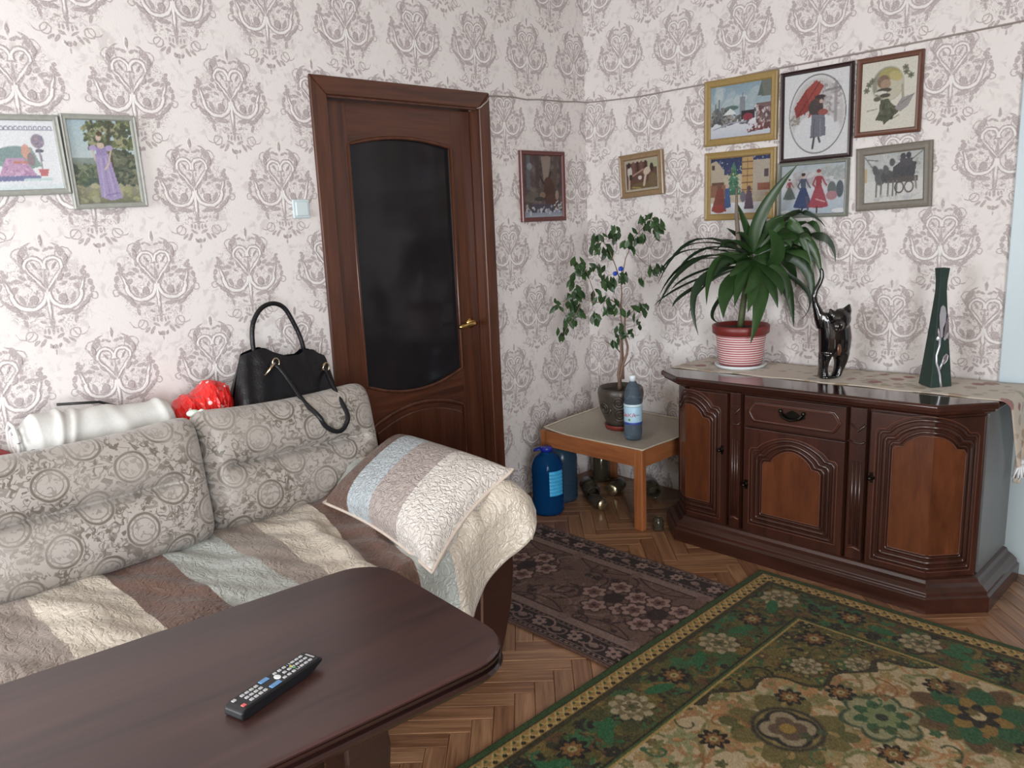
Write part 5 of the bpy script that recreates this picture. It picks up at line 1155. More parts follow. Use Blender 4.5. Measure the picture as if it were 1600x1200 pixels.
def medallion(p, x, y, r, kind):
    if kind == 0:      # four petals outlined dark
        for k in range(4): a = k*math.pi/2+0.5; p.petals(x+0.85*r*math.cos(a), y+0.85*r*math.sin(a), r*0.55, 5, (92, 94, 54), 0.36, a, 0.5); p.ell(x+0.85*r*math.cos(a), y+0.85*r*math.sin(a), r*0.16, r*0.12, (150, 132, 84), a)
        p.petals(x, y, r*1.25, 8, (110, 104, 62), 0.22, 0.2, 0.6); p.ell(x, y, r*0.78, r*0.78, (40, 38, 34)); p.ell(x, y, r*0.70, r*0.70, (136, 126, 78)); p.petals(x, y, r*0.64, 4, (40, 38, 34), 0.62, 0.785, 0.52); p.petals(x, y, r*0.58, 4, (150, 142, 118), 0.5, 0.785, 0.52); p.petals(x, y, r*0.40, 4, (96, 80, 66), 0.5, 0.785, 0.5); p.ell(x, y, r*0.18, r*0.18, (150, 128, 66))
    elif kind == 1:    # green lobed flower
        p.petals(x, y, r*1.05, 6, (66, 84, 60), 0.42, 0.26, 0.5); p.petals(x, y, r*0.92, 6, (146, 150, 118), 0.42, 0.26, 0.5); p.petals(x, y, r*0.70, 8, (58, 92, 62), 0.26, 0.0, 0.5); p.petals(x, y, r*0.44, 8, (120, 138, 96), 0.3, 0.4, 0.5); p.ell(x, y, r*0.16, r*0.16, (50, 62, 46))
    else:              # large dark leafy one
        p.petals(x, y, r*1.2, 7, (96, 78, 52), 0.24, 0.3, 0.55); p.petals(x, y, r*1.05, 7, (74, 88, 52), 0.2, 0.75, 0.55); p.petals(x, y, r*0.95, 6, (48, 92, 62), 0.3, 0.2, 0.5); p.petals(x, y, r*0.6, 6, (140, 116, 62), 0.3, 0.7, 0.5); p.petals(x, y, r*0.4, 6, (42, 40, 34), 0.3, 0.3, 0.5); p.ell(x, y, r*0.15, r*0.15, (190, 180, 146))
GWd, GDp = 1.98, 1.52
gx, gy = 496, 381
p = Paint(GWd, GDp, gx, gy, (96, 92, 52)); R2 = np.random.default_rng(3)
inn_ = lambda k: np.minimum(p.X-k, p.Y-k)
d_ = np.minimum(p.X, p.Y)
# field
fld = (p.X > 0.285) & (p.Y > 0.305)
p.A[fld] = np.array((186, 176, 146))/255
FC = [(150, 138, 96), (168, 148, 104), (132, 126, 84), (176, 140, 96), (118, 122, 80), (160, 128, 90), (142, 150, 112)]
for _ in range(560):
    x, y = R2.uniform(0.3, GWd), R2.uniform(0.32, GDp); a = R2.uniform(0, 6.28); c = FC[R2.integers(len(FC))]
    tendril(p, x, y, R2.uniform(0.06, 0.15), a, c, R2.uniform(0.005, 0.010), R2.uniform(-1.4, 1.4))
for _ in range(420):
    x, y = R2.uniform(0.3, GWd), R2.uniform(0.32, GDp); r = R2.uniform(0.016, 0.040); c = FC[R2.integers(len(FC))]
    p.petals(x, y, r, int(R2.integers(4, 7)), c, 0.34, R2.uniform(0, 6), 0.5); p.ell(x, y, r*0.3, r*0.3, FC[R2.integers(len(FC))])
for k, (x, y, r) in enumerate(((0.884, 0.567, 0.135), (0.661, 0.736, 0.115), (0.480, 0.930, 0.150), (1.42, 0.52, 0.13), (1.20, 0.80, 0.12), (0.95, 1.02, 0.14), (0.70, 1.22, 0.12), (1.55, 0.95, 0.14), (0.42, 1.32, 0.13), (1.25, 1.25, 0.13), (1.80, 0.72, 0.12))): medallion(p, x, y, r, (0, 1, 2)[k % 3])
for x, y in ((0.74, 0.50), (0.62, 0.60), (1.06, 0.44), (0.40, 0.80), (0.80, 0.82), (1.1, 0.66), (0.55, 1.08)): star(p, x, y, 0.045, x*7)
for _ in range(170):
    x, y = R2.uniform(0.3, GWd), R2.uniform(0.32, GDp); c = [(88, 92, 56), (110, 100, 60), (74, 84, 56), (64, 100, 68), (140, 104, 66)][R2.integers(5)]
    if R2.random() < 0.5: tendril(p, x, y, R2.uniform(0.03, 0.08), R2.uniform(0, 6.28), c, R2.uniform(0.003, 0.006), R2.uniform(-1.6, 1.6))
    else: p.petals(x, y, R2.uniform(0.010, 0.022), 5, c, 0.36, R2.uniform(0, 6), 0.5)
# corner spandrel
spx = (p.X-0.285)/0.60+(p.Y-0.305)/0.43+0.07*np.sin(p.X*38)+0.07*np.sin(p.Y*33)
sp = fld & (spx < 1.0)
base = p.A.copy(); sub = Paint(GWd, GDp, gx, gy, (112, 104, 58)); 
for _ in range(420):
    x, y = R2.uniform(0.28, 0.95), R2.uniform(0.30, 0.80); c = OLV[R2.integers(len(OLV))]
    if R2.random() < 0.5: tendril(sub, x, y, R2.uniform(0.04, 0.10), R2.uniform(0, 6.28), c, R2.uniform(0.004, 0.008), R2.uniform(-1.6, 1.6))
    else: r = R2.uniform(0.012, 0.032); sub.petals(x, y, r, 5, c, 0.34, R2.uniform(0, 6)); sub.ell(x, y, r*0.3, r*0.3, (150, 140, 90))
star(sub, 0.375, 0.403, 0.058, 0.2); rosette(sub, 0.55, 0.46, 0.05, 0.4); rosette(sub, 0.44, 0.58, 0.045, 0.1)
p.A[sp] = sub.A[sp]; ed = fld & (abs(spx-1.0) < 0.03); p.A[ed] = np.array((60, 56, 38))/255
# main border
brd = ~fld; sub = Paint(GWd, GDp, gx, gy, (82, 80, 44))
for _ in range(1500):
    if R2.random() < 0.58: x, y = R2.uniform(0, GWd), R2.uniform(0.09, 0.275)
    else: x, y = R2.uniform(0.09, 0.26), R2.uniform(0, GDp)
    c = OLV[R2.integers(len(OLV))] if R2.random() < 0.85 else (52, 106, 70)
    if R2.random() < 0.45: tendril(sub, x, y, R2.uniform(0.03, 0.09), R2.uniform(0, 6.28), c, R2.uniform(0.004, 0.009), R2.uniform(-1.6, 1.6))
    else: r = R2.uniform(0.012, 0.034); sub.petals(x, y, r, int(R2.integers(4, 7)), c, 0.36, R2.uniform(0, 6)); 
for k in range(-1, 5):
    rosette(sub, 0.61+0.48*k if k != -1 else 0.185, 0.182, 0.070, k); star(sub, 0.387+0.484*k, 0.182, 0.052, k*0.7)
    for q in (-0.13, 0.13): sub.ell(0.61+0.48*k+q, 0.19, 0.055, 0.022, (46, 104, 66), 0.4*q*8)
for k in range(0, 4): rosette(sub, 0.175, 0.671+0.435*k, 0.066, k+1); star(sub, 0.160, 0.437+0.47*k, 0.052, k*0.5); [sub.ell(0.18, 0.55+0.235*k+q, 0.022, 0.05, (46, 104, 66)) for q in (0,)]
p.A[brd] = sub.A[brd]
for (a, b_, c) in ((0.0, 0.027, (52, 80, 40)), (0.027, 0.031, (34, 40, 26)), (0.031, 0.078, (158, 132, 76)), (0.078, 0.098, (62, 58, 34))):
    m = (d_ >= a) & (d_ < b_); p.A[m] = np.array(c)/255
for k in range(0, 60):                                       # crossed zigzag in the gold guard stripe
    for ax_ in (0, 1):
        u0_ = 0.04+0.036*k
        if u0_ > (GWd if ax_ == 0 else GDp): continue
        for s1, s2 in ((0.036, 0.073), (0.073, 0.036)):
            P = [(u0_, s1), (u0_+0.036, s2)]; P = P if ax_ == 0 else [(y, x) for x, y in P]
            if min(P[0][0], P[1][0]) < 0.03 or min(P[0][1], P[1][1]) < 0.03: continue
            p.line(P, 0.0038, (196, 178, 122))
        c_ = (u0_+0.018, 0.066) if ax_ == 0 else (0.066, u0_+0.018); p.ell(*c_, 0.008, 0.008, (44, 38, 28)); c_ = (u0_+0.036, 0.044) if ax_ == 0 else (0.044, u0_+0.036); p.ell(*c_, 0.0065, 0.0065, (60, 86, 46))
for (x0_, y0_, t_, c) in ((0.272, 0.290, 0.004, (44, 44, 28)), (0.279, 0.298, 0.005, (70, 96, 54)), (0.286, 0.306, 0.005, (170, 150, 92))):
    p.line([(x0_, GDp), (x0_, y0_), (GWd, y0_)], t_, c)
p.A *= np.array((0.93, 0.88, 0.84)); p.grain(0.035)
rug('patterned_rug', -0.640, -1.412, GWd, GDp, gx, gy, p.A, 0.012, 'large green and cream patterned carpet in front of the sideboard')
BW_, BD_ = 0.765, 1.309
bx_, by_ = 192, 328
p = Paint(BW_, BD_, bx_, by_, (122, 98, 88)); R3 = np.random.default_rng(8)
BR = [(96, 70, 66), (74, 50, 48), (150, 128, 120), (112, 92, 74), (132, 108, 100), (60, 40, 40)]
for _ in range(230):
    x, y = R3.uniform(0.15, BW_-0.15), R3.uniform(0, BD_); c = BR[R3.integers(len(BR))]
    if R3.random() < 0.6: tendril(p, x, y, R3.uniform(0.05, 0.13), R3.uniform(0, 6.28), c, R3.uniform(0.004, 0.009), R3.uniform(-1.5, 1.5))
    else: r = R3.uniform(0.012, 0.03); p.petals(x, y, r, 5, c, 0.4, R3.uniform(0, 6))
for yc in (0.35, 0.56, 1.02, 1.22):
    for q in range(5):
        a = q*1.257+yc; x, y = 0.375+0.095*math.cos(a), yc+0.09*math.sin(a); r = 0.058
        p.petals(x, y, r, 6, (70, 46, 46), 0.42, a, 0.5); p.petals(x, y, r*0.86, 6, (186, 164, 156), 0.36, a, 0.5); p.petals(x, y, r*0.5, 5, (120, 88, 86), 0.4, a+.3, 0.5); p.ell(x, y, r*0.16, r*0.16, (62, 42, 40))
    p.ell(0.375, yc, 0.045, 0.04, (54, 36, 36))
for side in (0, 1):
    f_ = (lambda s: s) if side == 0 else (lambda s: BW_-s)
    def band(a, b2, c):
        lo, hi = sorted((f_(a), f_(b2))); m = (p.X >= lo) & (p.X <= hi); p.A[m] = np.array(c)/255
    band(0, 0.012, (122, 96, 84)); band(0.012, 0.135, (48, 32, 34)); band(0.135, 0.172, (158, 138, 132)); band(0.172, 0.178, (70, 48, 46))
    for s in (0.016, 0.036, 0.112, 0.132): p.line([(f_(s), 0), (f_(s), BD_)], 0.0032, (150, 130, 122))
    for k in range(62):
        y = k*0.0245; p.ell(f_(0.026), y, 0.005, 0.008, (160, 138, 130)); p.ell(f_(0.122), y, 0.005, 0.008, (132, 110, 104))
    for k in range(9):
        y = 0.08+k*0.17; p.petals(f_(0.074), y, 0.030, 6, (176, 156, 150), 0.34, k, 0.5); p.ell(f_(0.074), y, 0.008, 0.008, (60, 40, 40)); tendril(p, f_(0.06), y+0.03, 0.07, 1.3, (170, 150, 144), 0.0055, 1.3); tendril(p, f_(0.09), y+0.10, 0.06, 1.8, (150, 130, 124), 0.005, -1.3); p.ell(f_(0.074), y+0.085, 0.016, 0.022, (158, 138, 132))
    for k in range(5):
        y = 0.2+k*0.31; pts = [(f_(0.178+0.05*math.sin(math.pi*q/9)), y-0.13+0.26*q/9) for q in range(10)]; p.line(pts, 0.005, (72, 48, 46)); p.petals(f_(0.165), y+0.15, 0.028, 5, (140, 118, 112), 0.4, k)
p.A *= np.array((0.80, 0.74, 0.72)); p.grain(0.035)
rug('runner_rug', -0.842, -0.10, BW_, BD_, bx_, by_, p.A, 0.008, 'brown floral runner carpet leading from the door to the green carpet')

# ------------------------------------------------------------------ sofa, its cushions, cover and what lies on it
def damask_cloth(name):
    g = G(name); uv = g.tc('UV'); s = g.sep(uv)
    o = g.comb(s[0], s[1], 0.0)
    w = g.sep(g.v('SUBTRACT', g.noise(o, 18.0, 2.0, out=1), (0.5, 0.5, 0.5)))
    P, Q = 0.215, 0.19
    U = g.m('MULTIPLY_ADD', w[0], 0.05, g.m('MULTIPLY', s[0], 1/P)); V = g.m('MULTIPLY_ADD', w[1], 0.05, g.m('MULTIPLY', s[1], 1/Q))
    f = lambda q, k: g.m('SUBTRACT', g.m('FRACT', g.m('ADD', q, k)), 0.5)
    dA = g.v('LENGTH', g.comb(g.m('MULTIPLY', f(U, .5), P*100), g.m('MULTIPLY', f(V, .5), Q*100), 0.0))
    dB = g.v('LENGTH', g.comb(g.m('MULTIPLY', f(U, .0), P*100), g.m('MULTIPLY', f(V, .0), Q*100), 0.0))
    d = g.m('MINIMUM', dA, dB)
    ring = lambda r, t: g.rng(g.m('ABSOLUTE', g.m('SUBTRACT', d, r)), t*0.6, t*1.3, 1.0, 0.0)
    rings = g.m('MAXIMUM', ring(4.5, 0.38), g.m('MULTIPLY', ring(3.3, 0.2), 0.7))
    inside = g.rng(d, 4.7, 5.3)
    sc = g.m('ABSOLUTE', g.m('SUBTRACT', g.noise(o, 21.0, 1.5, 0.5, 1.6), 0.5)); scroll = g.rng(sc, 0.012, 0.06, 1.0, 0.0)
    lf = g.rng(g.noise(o, 44.0, 2.0, 0.5, 1.2), 0.54, 0.60)
    pat = g.m('MULTIPLY', g.m('MAXIMUM', g.m('MULTIPLY', scroll, 0.75), lf), inside)
    flo = g.m('MULTIPLY', g.rng(g.noise(o, 60.0, 1.5, 0.5, 1.0), 0.52, 0.6), g.m('SUBTRACT', 1.0, inside))
    pat = g.m('MAXIMUM', g.m('MAXIMUM', pat, rings), g.m('MULTIPLY', flo, 0.55))
    fade = g.rng(g.noise(o, 6.0, 2.0), 0.35, 0.6, 0.5, 1.0)
    pat = g.m('MULTIPLY', pat, fade)
    tint = g.mix(g.noise(o, 3.0, 2.0), C(158, 151, 142), C(168, 161, 158))
    c = g.mix(pat, tint, C(104, 97, 88))
    g.bump(g.m('MULTIPLY_ADD', pat, -0.5, g.m('MULTIPLY', g.noise(o, 260.0, 2.0), 0.3)), 0.35, 0.003)
    return g.set(c, 0.42, 0, 0.35, Sheen_Weight=0.2)
MAT_DAM = damask_cloth('silver_damask_upholstery')
MAT_SOFAW = plain('dark_brown_sofa_frame', C(52, 30, 25), 0.28, var=0.12)
MAT_SOFAF = plain('sofa_brown_cloth', C(70, 46, 38), 0.8)
sofa = thing('sofa', (-2.7, -0.65, 0), 'wide sofa along the back wall with dark brown arm, mostly under a striped bedspread', 'sofa')
b = MB(); b.box(-4.0, -1.90, -1.10, -0.08, 0.03, 0.40); b.build('base', MAT_SOFAF, sofa, bevel=0.02)
b = MB(); b.box(-4.0, -1.90, -1.12, -0.34, 0.40, 0.452); b.build('seat', MAT_DAM, sofa, bevel=0.02)
b = MB(); b.box(-4.0, -1.86, -0.335, -0.045, 0.03, 0.725); b.build('backrest', MAT_DAM, sofa, bevel=0.03, seg=3)
# right arm: a padded block with a curved dark front board
b = MB(); prof = [(-1.93, 0.03), (-1.80, 0.03), (-1.775, 0.12), (-1.755, 0.25), (-1.752, 0.40), (-1.768, 0.49), (-1.80, 0.532), (-1.86, 0.538), (-1.91, 0.515), (-1.93, 0.46)]
b.prism(prof, -1.10, -0.22, 'y'); b.build('arm', MAT_SOFAF, sofa, bevel=0.012)
prof2 = [(-1.925, 0.0), (-1.835, 0.0), (-1.795, 0.10), (-1.765, 0.20), (-1.748, 0.32), (-1.748, 0.42), (-1.768, 0.50), (-1.80, 0.538), (-1.86, 0.543), (-1.915, 0.52), (-1.938, 0.46), (-1.938, 0.2)]
b = MB(); b.prism(prof2, -1.135, -1.10, 'y'); ap = b.build('arm_front_board', MAT_SOFAW, sofa, bevel=0.006)
b = MB(); b.tube([(x, -1.136, z) for x, z in [(-1.925, 0.03), (-1.90, 0.16), (-1.893, 0.30), (-1.90, 0.45)]], 0.006, 6); b.build('board_bead', plain('sofa_bead', C(96, 70, 58), 0.4), ap, smooth=True)

def pad(b, W_, H_, T, place, crease=0.0, nu=46, nv=34, pinch=0.0, power=(6, 4), uvs=(1, 1), uvo=(0, 0), wob=None):
    """closed pad; place(u, v, d) maps u,v in -1..1 and offset d along the normal"""
    def th(u, v):
        t = T*max(0.0, (1-abs(u)**power[0]))**0.5*max(0.0, (1-abs(v)**power[1]))**0.5
        if crease: t -= (crease*0.6*math.exp(-((v-0.04)/0.16)**2)+crease*0.75*math.exp(-((v-0.04)/0.035)**2))*max(0, 1-(abs(u)/0.84)**6)
        if wob: t += wob(u, v)*min(1, t/T*2)
        return t
    for sgn in (1, -1):
        def fn(a, c):
            u = math.sin((a-0.5)*math.pi) if pinch == 0 else (a-0.5)*2
            v = math.sin((c-0.5)*math.pi) if pinch == 0 else (c-0.5)*2
            k = 1-pinch*(1-abs(u)**2)*abs(v)**3; k2 = 1-pinch*(1-abs(v)**2)*abs(u)**3
            return place(u*k2, v*k, sgn*th(u, v))
        b.grid(fn, nu, nv, 0, sgn < 0, lambda a, c: (math.sin((a-.5)*math.pi)*W_/2*uvs[0]+uvo[0], math.sin((c-.5)*math.pi)*H_/2*uvs[1]+uvo[1]) if pinch == 0 else (a, c))
def back_cushion(x0, x1, y_b, y_t, z0, z1, label, uvo, drop=0.0):
    t = thing('back_cushion', ((x0+x1)/2, y_b, z0), label, 'cushion', 'back cushions on the sofa')
    ax = Vector((x1-x0, 0, drop)); up = Vector((0, y_t-y_b, z1-z0)); n = Vector((1, 0, 0)).cross(up).normalized()*1.0
    c = Vector(((x0+x1)/2, (y_b+y_t)/2, (z0+z1)/2))
    if n.y > 0: n = -n
    def place(u, v, d):
        sag = 0.012*math.cos(u*1.5)*(v > 0)*v
        u, v = u*(1-0.045*abs(v)**10), v*(1-0.075*abs(u)**12)
        return c+ax*(u/2)+up*(v/2)+n*d+Vector((0, 0, -sag+0.012*abs(u)**4*max(0, v)))
    b = MB(); pad(b, x1-x0, z1-z0, 0.098, place, 0.055, 46, 90, uvo=uvo, power=(10, 6)); b.build('cover', MAT_DAM, t, smooth=True)
    return t
back_cushion(-3.12, -2.432, -0.455, -0.375, 0.458, 0.860, 'left sofa back cushion in silver scroll damask, a white roll behind it', (0.0, 0.0))
back_cushion(-2.425, -1.755, -0.415, -0.335, 0.455, 0.855, 'right sofa back cushion in silver scroll damask, under the hanging bag handle', (0.37, 0.11), -0.01)

# striped quilted bedspread over the seat and the arm
BRN, CRM, GBL, MAU = C(98, 70, 59), C(196, 186, 172), C(166, 171, 167), C(146, 134, 126)
def quilt_mat(name, stops, axis=0, emb=0.22, esc=34.0, wr=1.0):
    g = G(name); uv = g.tc('UV'); s = g.sep(uv); o = g.tc()
    wob = g.noise(o, 7.0, 2.0)
    t = g.m('MULTIPLY_ADD', g.m('SUBTRACT', wob, 0.5), 0.012, s[axis])
    c = g.ramp(t, stops, 'CONSTANT')
    wv = g.v('ADD', o, g.map(g.noise(o, 30.0, 1.0, out=1), sc=(0.035, 0.035, 0.035)))
    leafy = g.m('ABSOLUTE', g.m('SUBTRACT', g.noise(wv, esc, 1.0, 0.5, 0.8), 0.5)); ridg = g.rng(leafy, 0.0, 0.13)
    fine = g.noise(g.map(o, rot=(0, 0, 0.5), sc=(2.4, 0.8, 1.4)), 13.0, 3.0, 0.55, 1.2)
    c = g.mix(g.m('MULTIPLY', g.noise(o, 12.0, 3.0), 0.18), c, C(120, 104, 92))
    g.bump(g.m('MULTIPLY_ADD', ridg, emb, g.m('MULTIPLY', fine, wr)), 0.65, 0.012)
    return g.set(c, 0.33, 0, 0.6, Sheen_Weight=0.15, Sheen_Roughness=0.4)
U0, U1 = -3.40, -1.40
st_ = lambda x: (x-U0)/(U1-U0)
MAT_SPREAD = quilt_mat('bedspread_satin_stripes', [(0.0, GBL), (st_(-3.30), MAU), (st_(-2.995), CRM), (st_(-2.797), BRN), (st_(-2.632), GBL), (st_(-2.452), MAU), (st_(-2.318), CRM), (st_(-2.115), BRN), (st_(-1.985), GBL), (st_(-1.86), CRM)])
path = [(-3.42, 0.466), (-2.9, 0.466), (-2.5, 0.466), (-2.2, 0.468), (-2.08, 0.476), (-1.99, 0.515), (-1.93, 0.572), (-1.87, 0.597), (-1.81, 0.600), (-1.765, 0.588), (-1.735, 0.560), (-1.720, 0.525), (-1.716, 0.49), (-1.714, 0.46)]
PXs = np.array([p_[0] for p_ in path]); PZs = np.array([p_[1] for p_ in path])
arc = np.concatenate([[0], np.cumsum(np.hypot(np.diff(PXs), np.diff(PZs)))])
def sm(a, b_, x): t = min(1, max(0, (x-a)/(b_-a))); return t*t*(3-2*t)
def spread(u, v):
    s = u*arc[-1]; x = float(np.interp(s, arc, PXs)); z = float(np.interp(s, arc, PZs))
    hem = 0.26 if x < -2.10 else (float(np.interp(x, [-2.10, -2.02, -1.99, -1.90, -1.82, -1.78, -1.73, -1.70], [0.30, 0.285, 0.265, 0.345, 0.415, 0.465, 0.525, 0.56])))
    yf = -1.135
    L1 = 0.775; q = v*(L1+0.30)
    if q < L1: y = -0.36-q; dz = 0; fr = 0
    else:
        fr = (q-L1)/0.30; D = max(0.0, z-hem)
        ang_ = min(1, fr*3.0); y = yf-0.035*math.sin(ang_*math.pi/2); dz = -D*fr**1.15 if D > 0.04 else -0.04*fr
        y -= 0.012*fr+fr*(0.055*math.exp(-((x+1.785)/0.045)**2)+0.030*math.exp(-((x+2.02)/0.04)**2)-0.012*math.exp(-((x+1.90)/0.04)**2))
    wr = 0.0055*math.sin(x*31+y*9)*math.sin(y*13+x*4)+0.004*math.sin(x*14-y*22)+0.003*math.sin(x*60+y*35)
    wr += 0.016*math.exp(-((x+2.93+0.25*(y+0.7))/0.05)**2)*sm(-0.45, -0.7, y)*sm(-1.1, -0.85, y)      # a loose fold
    wr += 0.020*math.exp(-((x+2.22-0.16*(y+0.75))/0.028)**2)*sm(-0.55, -0.75, y)-0.008*math.exp(-((x+2.17-0.16*(y+0.75))/0.03)**2)*sm(-0.55, -0.75, y)
    wr += 0.010*math.exp(-((x+2.12-0.3*(y+0.9))/0.02)**2)*sm(-0.7, -0.9, y)
    wr += sm(-0.75, -1.08, y)*(0.022*math.exp(-((x+1.785)/0.04)**2)-0.034*math.exp(-((x+1.885)/0.035)**2)*(z > 0.5))
    bulge = 0.03*math.sin(max(0, u-0.86)/0.14*math.pi)*(0.5+0.5*math.sin(y*9)) if u > 0.86 else 0
    return (x+bulge, y, z+dz+(wr+0.006)*(1-fr*0.8))
def spread_uv(u, v):
    s = u*arc[-1]; x = -3.42+s; y = -0.36-v*1.07
    k = sm(-2.44, -2.20, x)*0.20*sm(-0.50, -1.25, y); k2 = 0.03*sm(-0.4, -1.1, y)
    return ((x+k*0.9+k2*0-U0)/(U1-U0), v)
qs = thing('bedspread', (-2.5, -0.75, 0.47), 'satin bedspread in brown, cream and grey stripes over the sofa seat and arm', 'bedspread')
b = MB(); b.grid(spread, 230, 120, 0, True, spread_uv); o = b.build('cover', MAT_SPREAD, qs, smooth=True); m_ = o.modifiers.new('solid', 'SOLIDIFY'); m_.thickness = 0.006; m_.offset = 1
e = [spread(k/90*0.30+0.70, 1.0) for k in range(91)]
b = MB(); b.tube(e, 0.0045, 6); b.build('hem_piping', plain('spread_hem', C(188, 178, 166), 0.4), qs, smooth=True)

# quilted throw pillow in the same cloth, lying against the arm
pl = thing('throw_pillow', (-1.9, -0.8, 0.5), 'quilted throw pillow in brown, grey and cream stripes leaning on the sofa arm', 'pillow')
cL, cT, cR, cB = Vector((-2.080, -0.545, 0.503)), Vector((-1.672, -0.445, 0.636)), Vector((-1.732, -1.135, 0.650)), Vector((-2.148, -1.222, 0.470))
MAT_PIL = quilt_mat('pillow_satin_stripes', [(0.0, C(196, 178, 168)), (0.022, BRN), (0.245, C(178, 188, 194)), (0.455, C(172, 160, 156)), (0.70, C(214, 208, 202))], 0, 0.55, 46.0, 0.25)
pn = ((cR-cL).cross(cT-cB)).normalized()
if pn.z < 0: pn = -pn
def pplace(u, v, d):
    a, c = (u+1)/2, (v+1)/2                                   # a: L/T edge -> B/R edge, c: L/B side -> T/R side
    p = (cL*(1-c)+cT*c)*(1-a)+(cB*(1-c)+cR*c)*a
    return p+pn*(d*0.9+(0.028*(1-u*u)*(1-v*v)))
b = MB(); pad(b, 1, 1, 0.088, pplace, 0, 52, 44, 0.10, (4, 4)); b.build('cover', MAT_PIL, pl, smooth=True)
rim = []
for k in range(80):
    t = k/80*4; i = int(t); f_ = t-i; u, v = ((-1+2*f_, -1), (1, -1+2*f_), (1-2*f_, 1), (-1, 1-2*f_))[i]
    kk = 1-0.10*(1-u*u)*abs(v)**3; k2 = 1-0.10*(1-v*v)*abs(u)**3; rim.append(pplace(u*k2, v*kk, 0))
b = MB(); b.tube(rim, 0.0055, 7, True); b.build('piping', plain('pillow_piping', C(206, 192, 180), 0.4), pl, smooth=True)

# white rolled blanket on the sofa back
MAT_FLEECE = plain('white_fleece', C(206, 206, 203), 0.9, var=0.03, bump=0.35)
rl = thing('rolled_blanket', (-2.64, -0.2, 0.73), 'white rolled fleece blanket lying on the sofa back behind the left cushion', 'blanket')
def roll_(u, v):
    x = -2.885+u*0.475; a = v*2*math.pi; r = 0.092-0.020*u+0.003*math.sin(u*23)*math.sin(a+u*6)+0.010*math.exp(-((u-0.20-0.05*math.sin(a))/0.025)**2)+0.009*math.exp(-((u-0.29-0.06*math.sin(a+.4))/0.03)**2)-0.006*math.exp(-((u-0.24-0.05*math.sin(a))/0.02)**2)+0.006*math.exp(-((u-0.62+0.05*math.sin(a))/0.05)**2)+0.008*math.exp(-((u-0.9+0.02*math.sin(a))/0.03)**2)+0.002*math.sin(a*3+u*18)
    cap = min(1, (u/0.10))**0.5 if u < 0.10 else (min(1, (1-u)/0.06)**0.5 if u > 0.94 else 1); r *= max(0.03, cap)
    return (x-0.012*(1-cap), -0.195+r*math.cos(a), 0.828-0.014*u+r*math.sin(a)*1.0)
b = MB(); b.grid(roll_, 80, 44, 0, True); b.build('roll', MAT_FLEECE, rl, smooth=True)
b = MB(); pts = [(-2.885-0.002*k/6, -0.195+0.010*k/4*math.cos(k*0.75), 0.835+0.0100*k/4*math.sin(k*0.75)) for k in range(30)]
b.tube(pts, 0.006, 6); b.build('spiral_end', MAT_FLEECE, rl, smooth=True)
b = MB(); b.tube([(-2.748, -0.135, 0.923), (-2.62, -0.118, 0.905), (-2.40, -0.085, 0.80)], 0.0045, 8)
tag(b.build('umbrella_rod', plain('black_rod', C(30, 30, 32), 0.4), smooth=True, loc=(-2.6, -0.12, 0.80)), 'thin black rod lying behind the white rolled blanket', 'rod')
# folded dark red cloth at the far left
rc_ = thing('folded_cloth', (-3.1, -0.2, 0.73), 'dark red folded cloth at the left edge, on the sofa back', 'cloth')
def fold_(u, v): return (-3.30+u*0.43, -0.30+v*0.2, 0.735+0.105*(1-(2*u-1)**8)*(1-(2*v-1)**6)+0.006*math.sin(u*20))
b = MB(); b.grid(fold_, 30, 16); b.build('top_fold', plain('dark_red_cloth', C(150, 44, 50), 0.85), rc_, smooth=True)
b = MB(); b.box(-2.878, -2.858, -0.30, -0.285, 0.728, 0.832); b.build('black_hem', plain('black_cloth', C(40, 34, 40), 0.85), rc_, bevel=0.012, seg=3)

# crumpled red plastic bag
g = G('red_plastic_film'); o = g.tc(); f = g.voro(o, 34.0); f2 = g.noise(o, 60.0, 3.0)
dots = g.rng(g.voro(g.map(o, (0.013, 0.02, 0.0)), 21.0), 0.12, 0.17, 1.0, 0.0)
g.bump(g.m('ADD', f, g.m('MULTIPLY', f2, 0.4)), 0.7, 0.012); MAT_REDP = g.set(g.mix(g.m('MULTIPLY', dots, 0.8), C(214, 40, 38), C(240, 224, 222)), 0.28, 0, 0.5)
rb = thing('red_plastic_bag', (-2.27, -0.2, 0.73), 'crumpled bright red plastic bag with white dots beside the black handbag', 'bag')
RB = random.Random(4); rbn = {}
def redf(u, v):
    x = -2.435+u*0.235; a = v*2*math.pi
    zt = float(np.interp(x, [-2.435, -2.41, -2.385, -2.36, -2.335, -2.31, -2.285, -2.26, -2.22, -2.205, -2.195], [0.75, 0.832, 0.872, 0.888, 0.884, 0.900, 0.925, 0.922, 0.905, 0.892, 0.86]))
    k = (round(u*40), round((v % 1.0)*24)); j_ = rbn.setdefault(k, (RB.uniform(-1, 1), RB.uniform(-1, 1)))
    h = (zt-0.728)/2; w = 0.095*math.sin(math.pi*min(1, max(0.02, u*0.96+0.03)))**0.5
    return (x+0.004*j_[0], -0.165+w*math.cos(a)*(1+0.10*j_[1]), 0.730+h+h*math.sin(a)*(1+0.022*j_[0]*(math.sin(a) > -0.2)))
b = MB(); b.grid(redf, 41, 25, 0, True); b.build('film', MAT_REDP, rb, smooth=False)
b = MB(); b.lathe([(0.0, 0.0), (0.012, 0.004), (0.014, 0.012), (0.0, 0.018)], 10, (-2.375, -0.33, 0.846)); b.ball((-2.40, -0.318, 0.852), 0.022, 0.018, 0.012, 12, 8); b.build('pale_lining', plain('pale_green_film', C(214, 226, 214), 0.4), rb, smooth=True)

